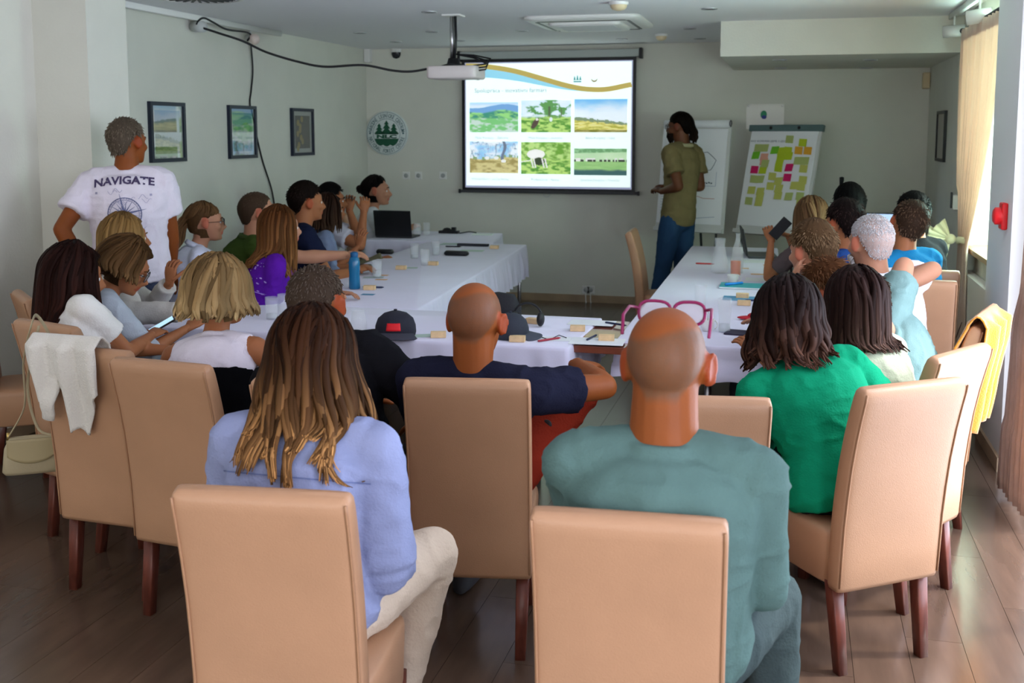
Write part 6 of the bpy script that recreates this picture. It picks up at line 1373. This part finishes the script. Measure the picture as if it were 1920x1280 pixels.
# ------------------------------------------------------------------ things hung on chairs
def draped(name, T0, yaw, lab, m, wd, dback, dfront, cat, seed=1, amp=.02, shift=0., skew=0., hem=None):
    """cloth over a chair's back; T0 = chair origin"""
    Rz = rotz(math.radians(yaw)); O = V(T0[0], T0[1], 0); e = empty(name, (T0[0], T0[1], 0), label=lab, cat=cat); r = np.random.default_rng(seed); ph = r.uniform(0, 6, 5)
    def back_y(z): return -np.interp(z, [.285, .5, .7, .8, .88, .97], [.232, .249, .274, .294, .314, .325])
    def front_y(z): return -np.interp(z, [.285, .5, .7, .8, .88, .97], [.166, .174, .20, .222, .245, .288])
    def f(u, v):
        L = dback + .06 + dfront; ragged = (1 + .03 * math.sin(u * 9 + ph[0])) if hem is None else float(np.interp(u, *hem)); s_ = v * L
        fold = amp * (.5 + .5 * math.sin(u * 16 + ph[2] + 1.5 * math.sin(v * 3))) + amp * .6 * (.5 + .5 * math.sin(u * 31 + ph[3])) * v
        x = shift + (u - .5) * wd + skew * max(0, (s_ - dfront) / dback)
        if s_ < dfront: z = .985 - (dfront - s_); y = front_y(z) + .010 + fold * .4
        elif s_ < dfront + .06: t = (s_ - dfront) / .06; z = .985 + .018 * math.sin(math.pi * t) + .012; y = front_y(.97) * (1 - t) + (back_y(.97) - .008) * t
        else: z = .985 - (s_ - dfront - .06) * ragged; y = back_y(z) - .012 - fold
        return O + Rz @ V(x, y, z)
    g = G(); g.grid(f, 40, 40); g.build('fabric', m, e, solid=.006); return e, f, O, Rz
CW = mat('white_knit', (.66, .62, .55), .95, bump=.5, bscale=160, sheen=.4)
e, f, O, Rz = draped('cardigan', (-2.46, 3.59), -3, 'white knitted cardigan hanging over the empty chair at the left', CW, .30, .23, .10, 'cardigan', 3, .030, shift=-.06, hem=([0, .12, .25, .34, .42, .5, .62, .72, .85, 1], [.62, .95, .88, .55, .8, 1.45, 1.35, 1.5, 1.0, .75]))
for x0, L_, sk_ in ((-.13, .10, -.02),):
    g = G(); pts = [O + Rz @ V(x0 + sk_ * t, -.315 - .020 - .01 * math.sin(t * 5), .80 - L_ * t) for t in np.linspace(-.6, 1, 8)]; g.tube(pts, [.03, .032, .034, .034, .032, .03, .028, .026], 12, flat=.5, up=Rz @ V(0, 1, 0)); g.build('sleeve', CW, e)
CY = mat('mustard_knit', (.60, .22, .012), .9, bump=.4, bscale=160, sheen=.4)
e, f, O, Rz = draped('cardigan', (.50, 4.84), 72, 'mustard yellow cardigan hanging over the right-hand chair', CY, .40, .46, .14, 'cardigan', 5, .040, shift=-.02)
# handbag hanging on its strap
HBm = mat('cream_leather', (.40, .33, .20), .5, bump=.1); HB0 = at(62, 850, d=4.30)
e = empty('handbag', tuple(HB0), label='cream leather handbag hanging by its strap from the left chair', cat='bag')
rt = rotz(.6)
G().loft([(HB0 + V(0, 0, -.075), rt @ V(1, 0, 0), rt @ V(0, 1, 0), .105, .030), (HB0 + V(0, 0, -.06), rt @ V(1, 0, 0), rt @ V(0, 1, 0), .115, .042), (HB0 + V(0, 0, .03), rt @ V(1, 0, 0), rt @ V(0, 1, 0), .105, .040), (HB0 + V(0, 0, .07), rt @ V(1, 0, 0), rt @ V(0, 1, 0), .085, .026)], 28, sq=4, cap=.3).build('bag_body', HBm, e)
g = G(); g.grid(lambda u, v: HB0 + rt @ V((u - .5) * (.20 - .04 * abs(u - .5)), -.048 - .004 * math.sin(u * 3.14), .075 - .10 * v * math.sin(math.pi * (.15 + .7 * u)) ** .5), 16, 8); g.build('flap', mat('cream_leather_dark', (.34, .27, .14), .5), e, solid=.004)
s1 = at(62, 596, d=4.22); s0 = at(58, 612, d=4.16); s2 = at(44, 680, d=4.22); s3 = at(46, 760, d=4.26); s4 = HB0 + V(-.08, -.04, .07)
G().tube(smooth_path([s1 + V(.03, .1, -.15), s1 + V(0.0, .03, .0), s0, s2, s3, s4]), .008, 8, flat=.4).build('strap', HBm, e)
G().tube(smooth_path([s0 + V(.02, .02, 0), at(52, 720, d=4.3), at(70, 800, d=4.33), HB0 + V(.08, .03, .07)]), .006, 8, flat=.4).build('strap', HBm, e)
G().tube([s4 + V(0, 0, .02), s4 - V(0, 0, .01)], .007, 8).build('buckle', mat('brass', (.5, .35, .12), .3, metal=1.), e)

finish_people()
for f in exec_after: f()
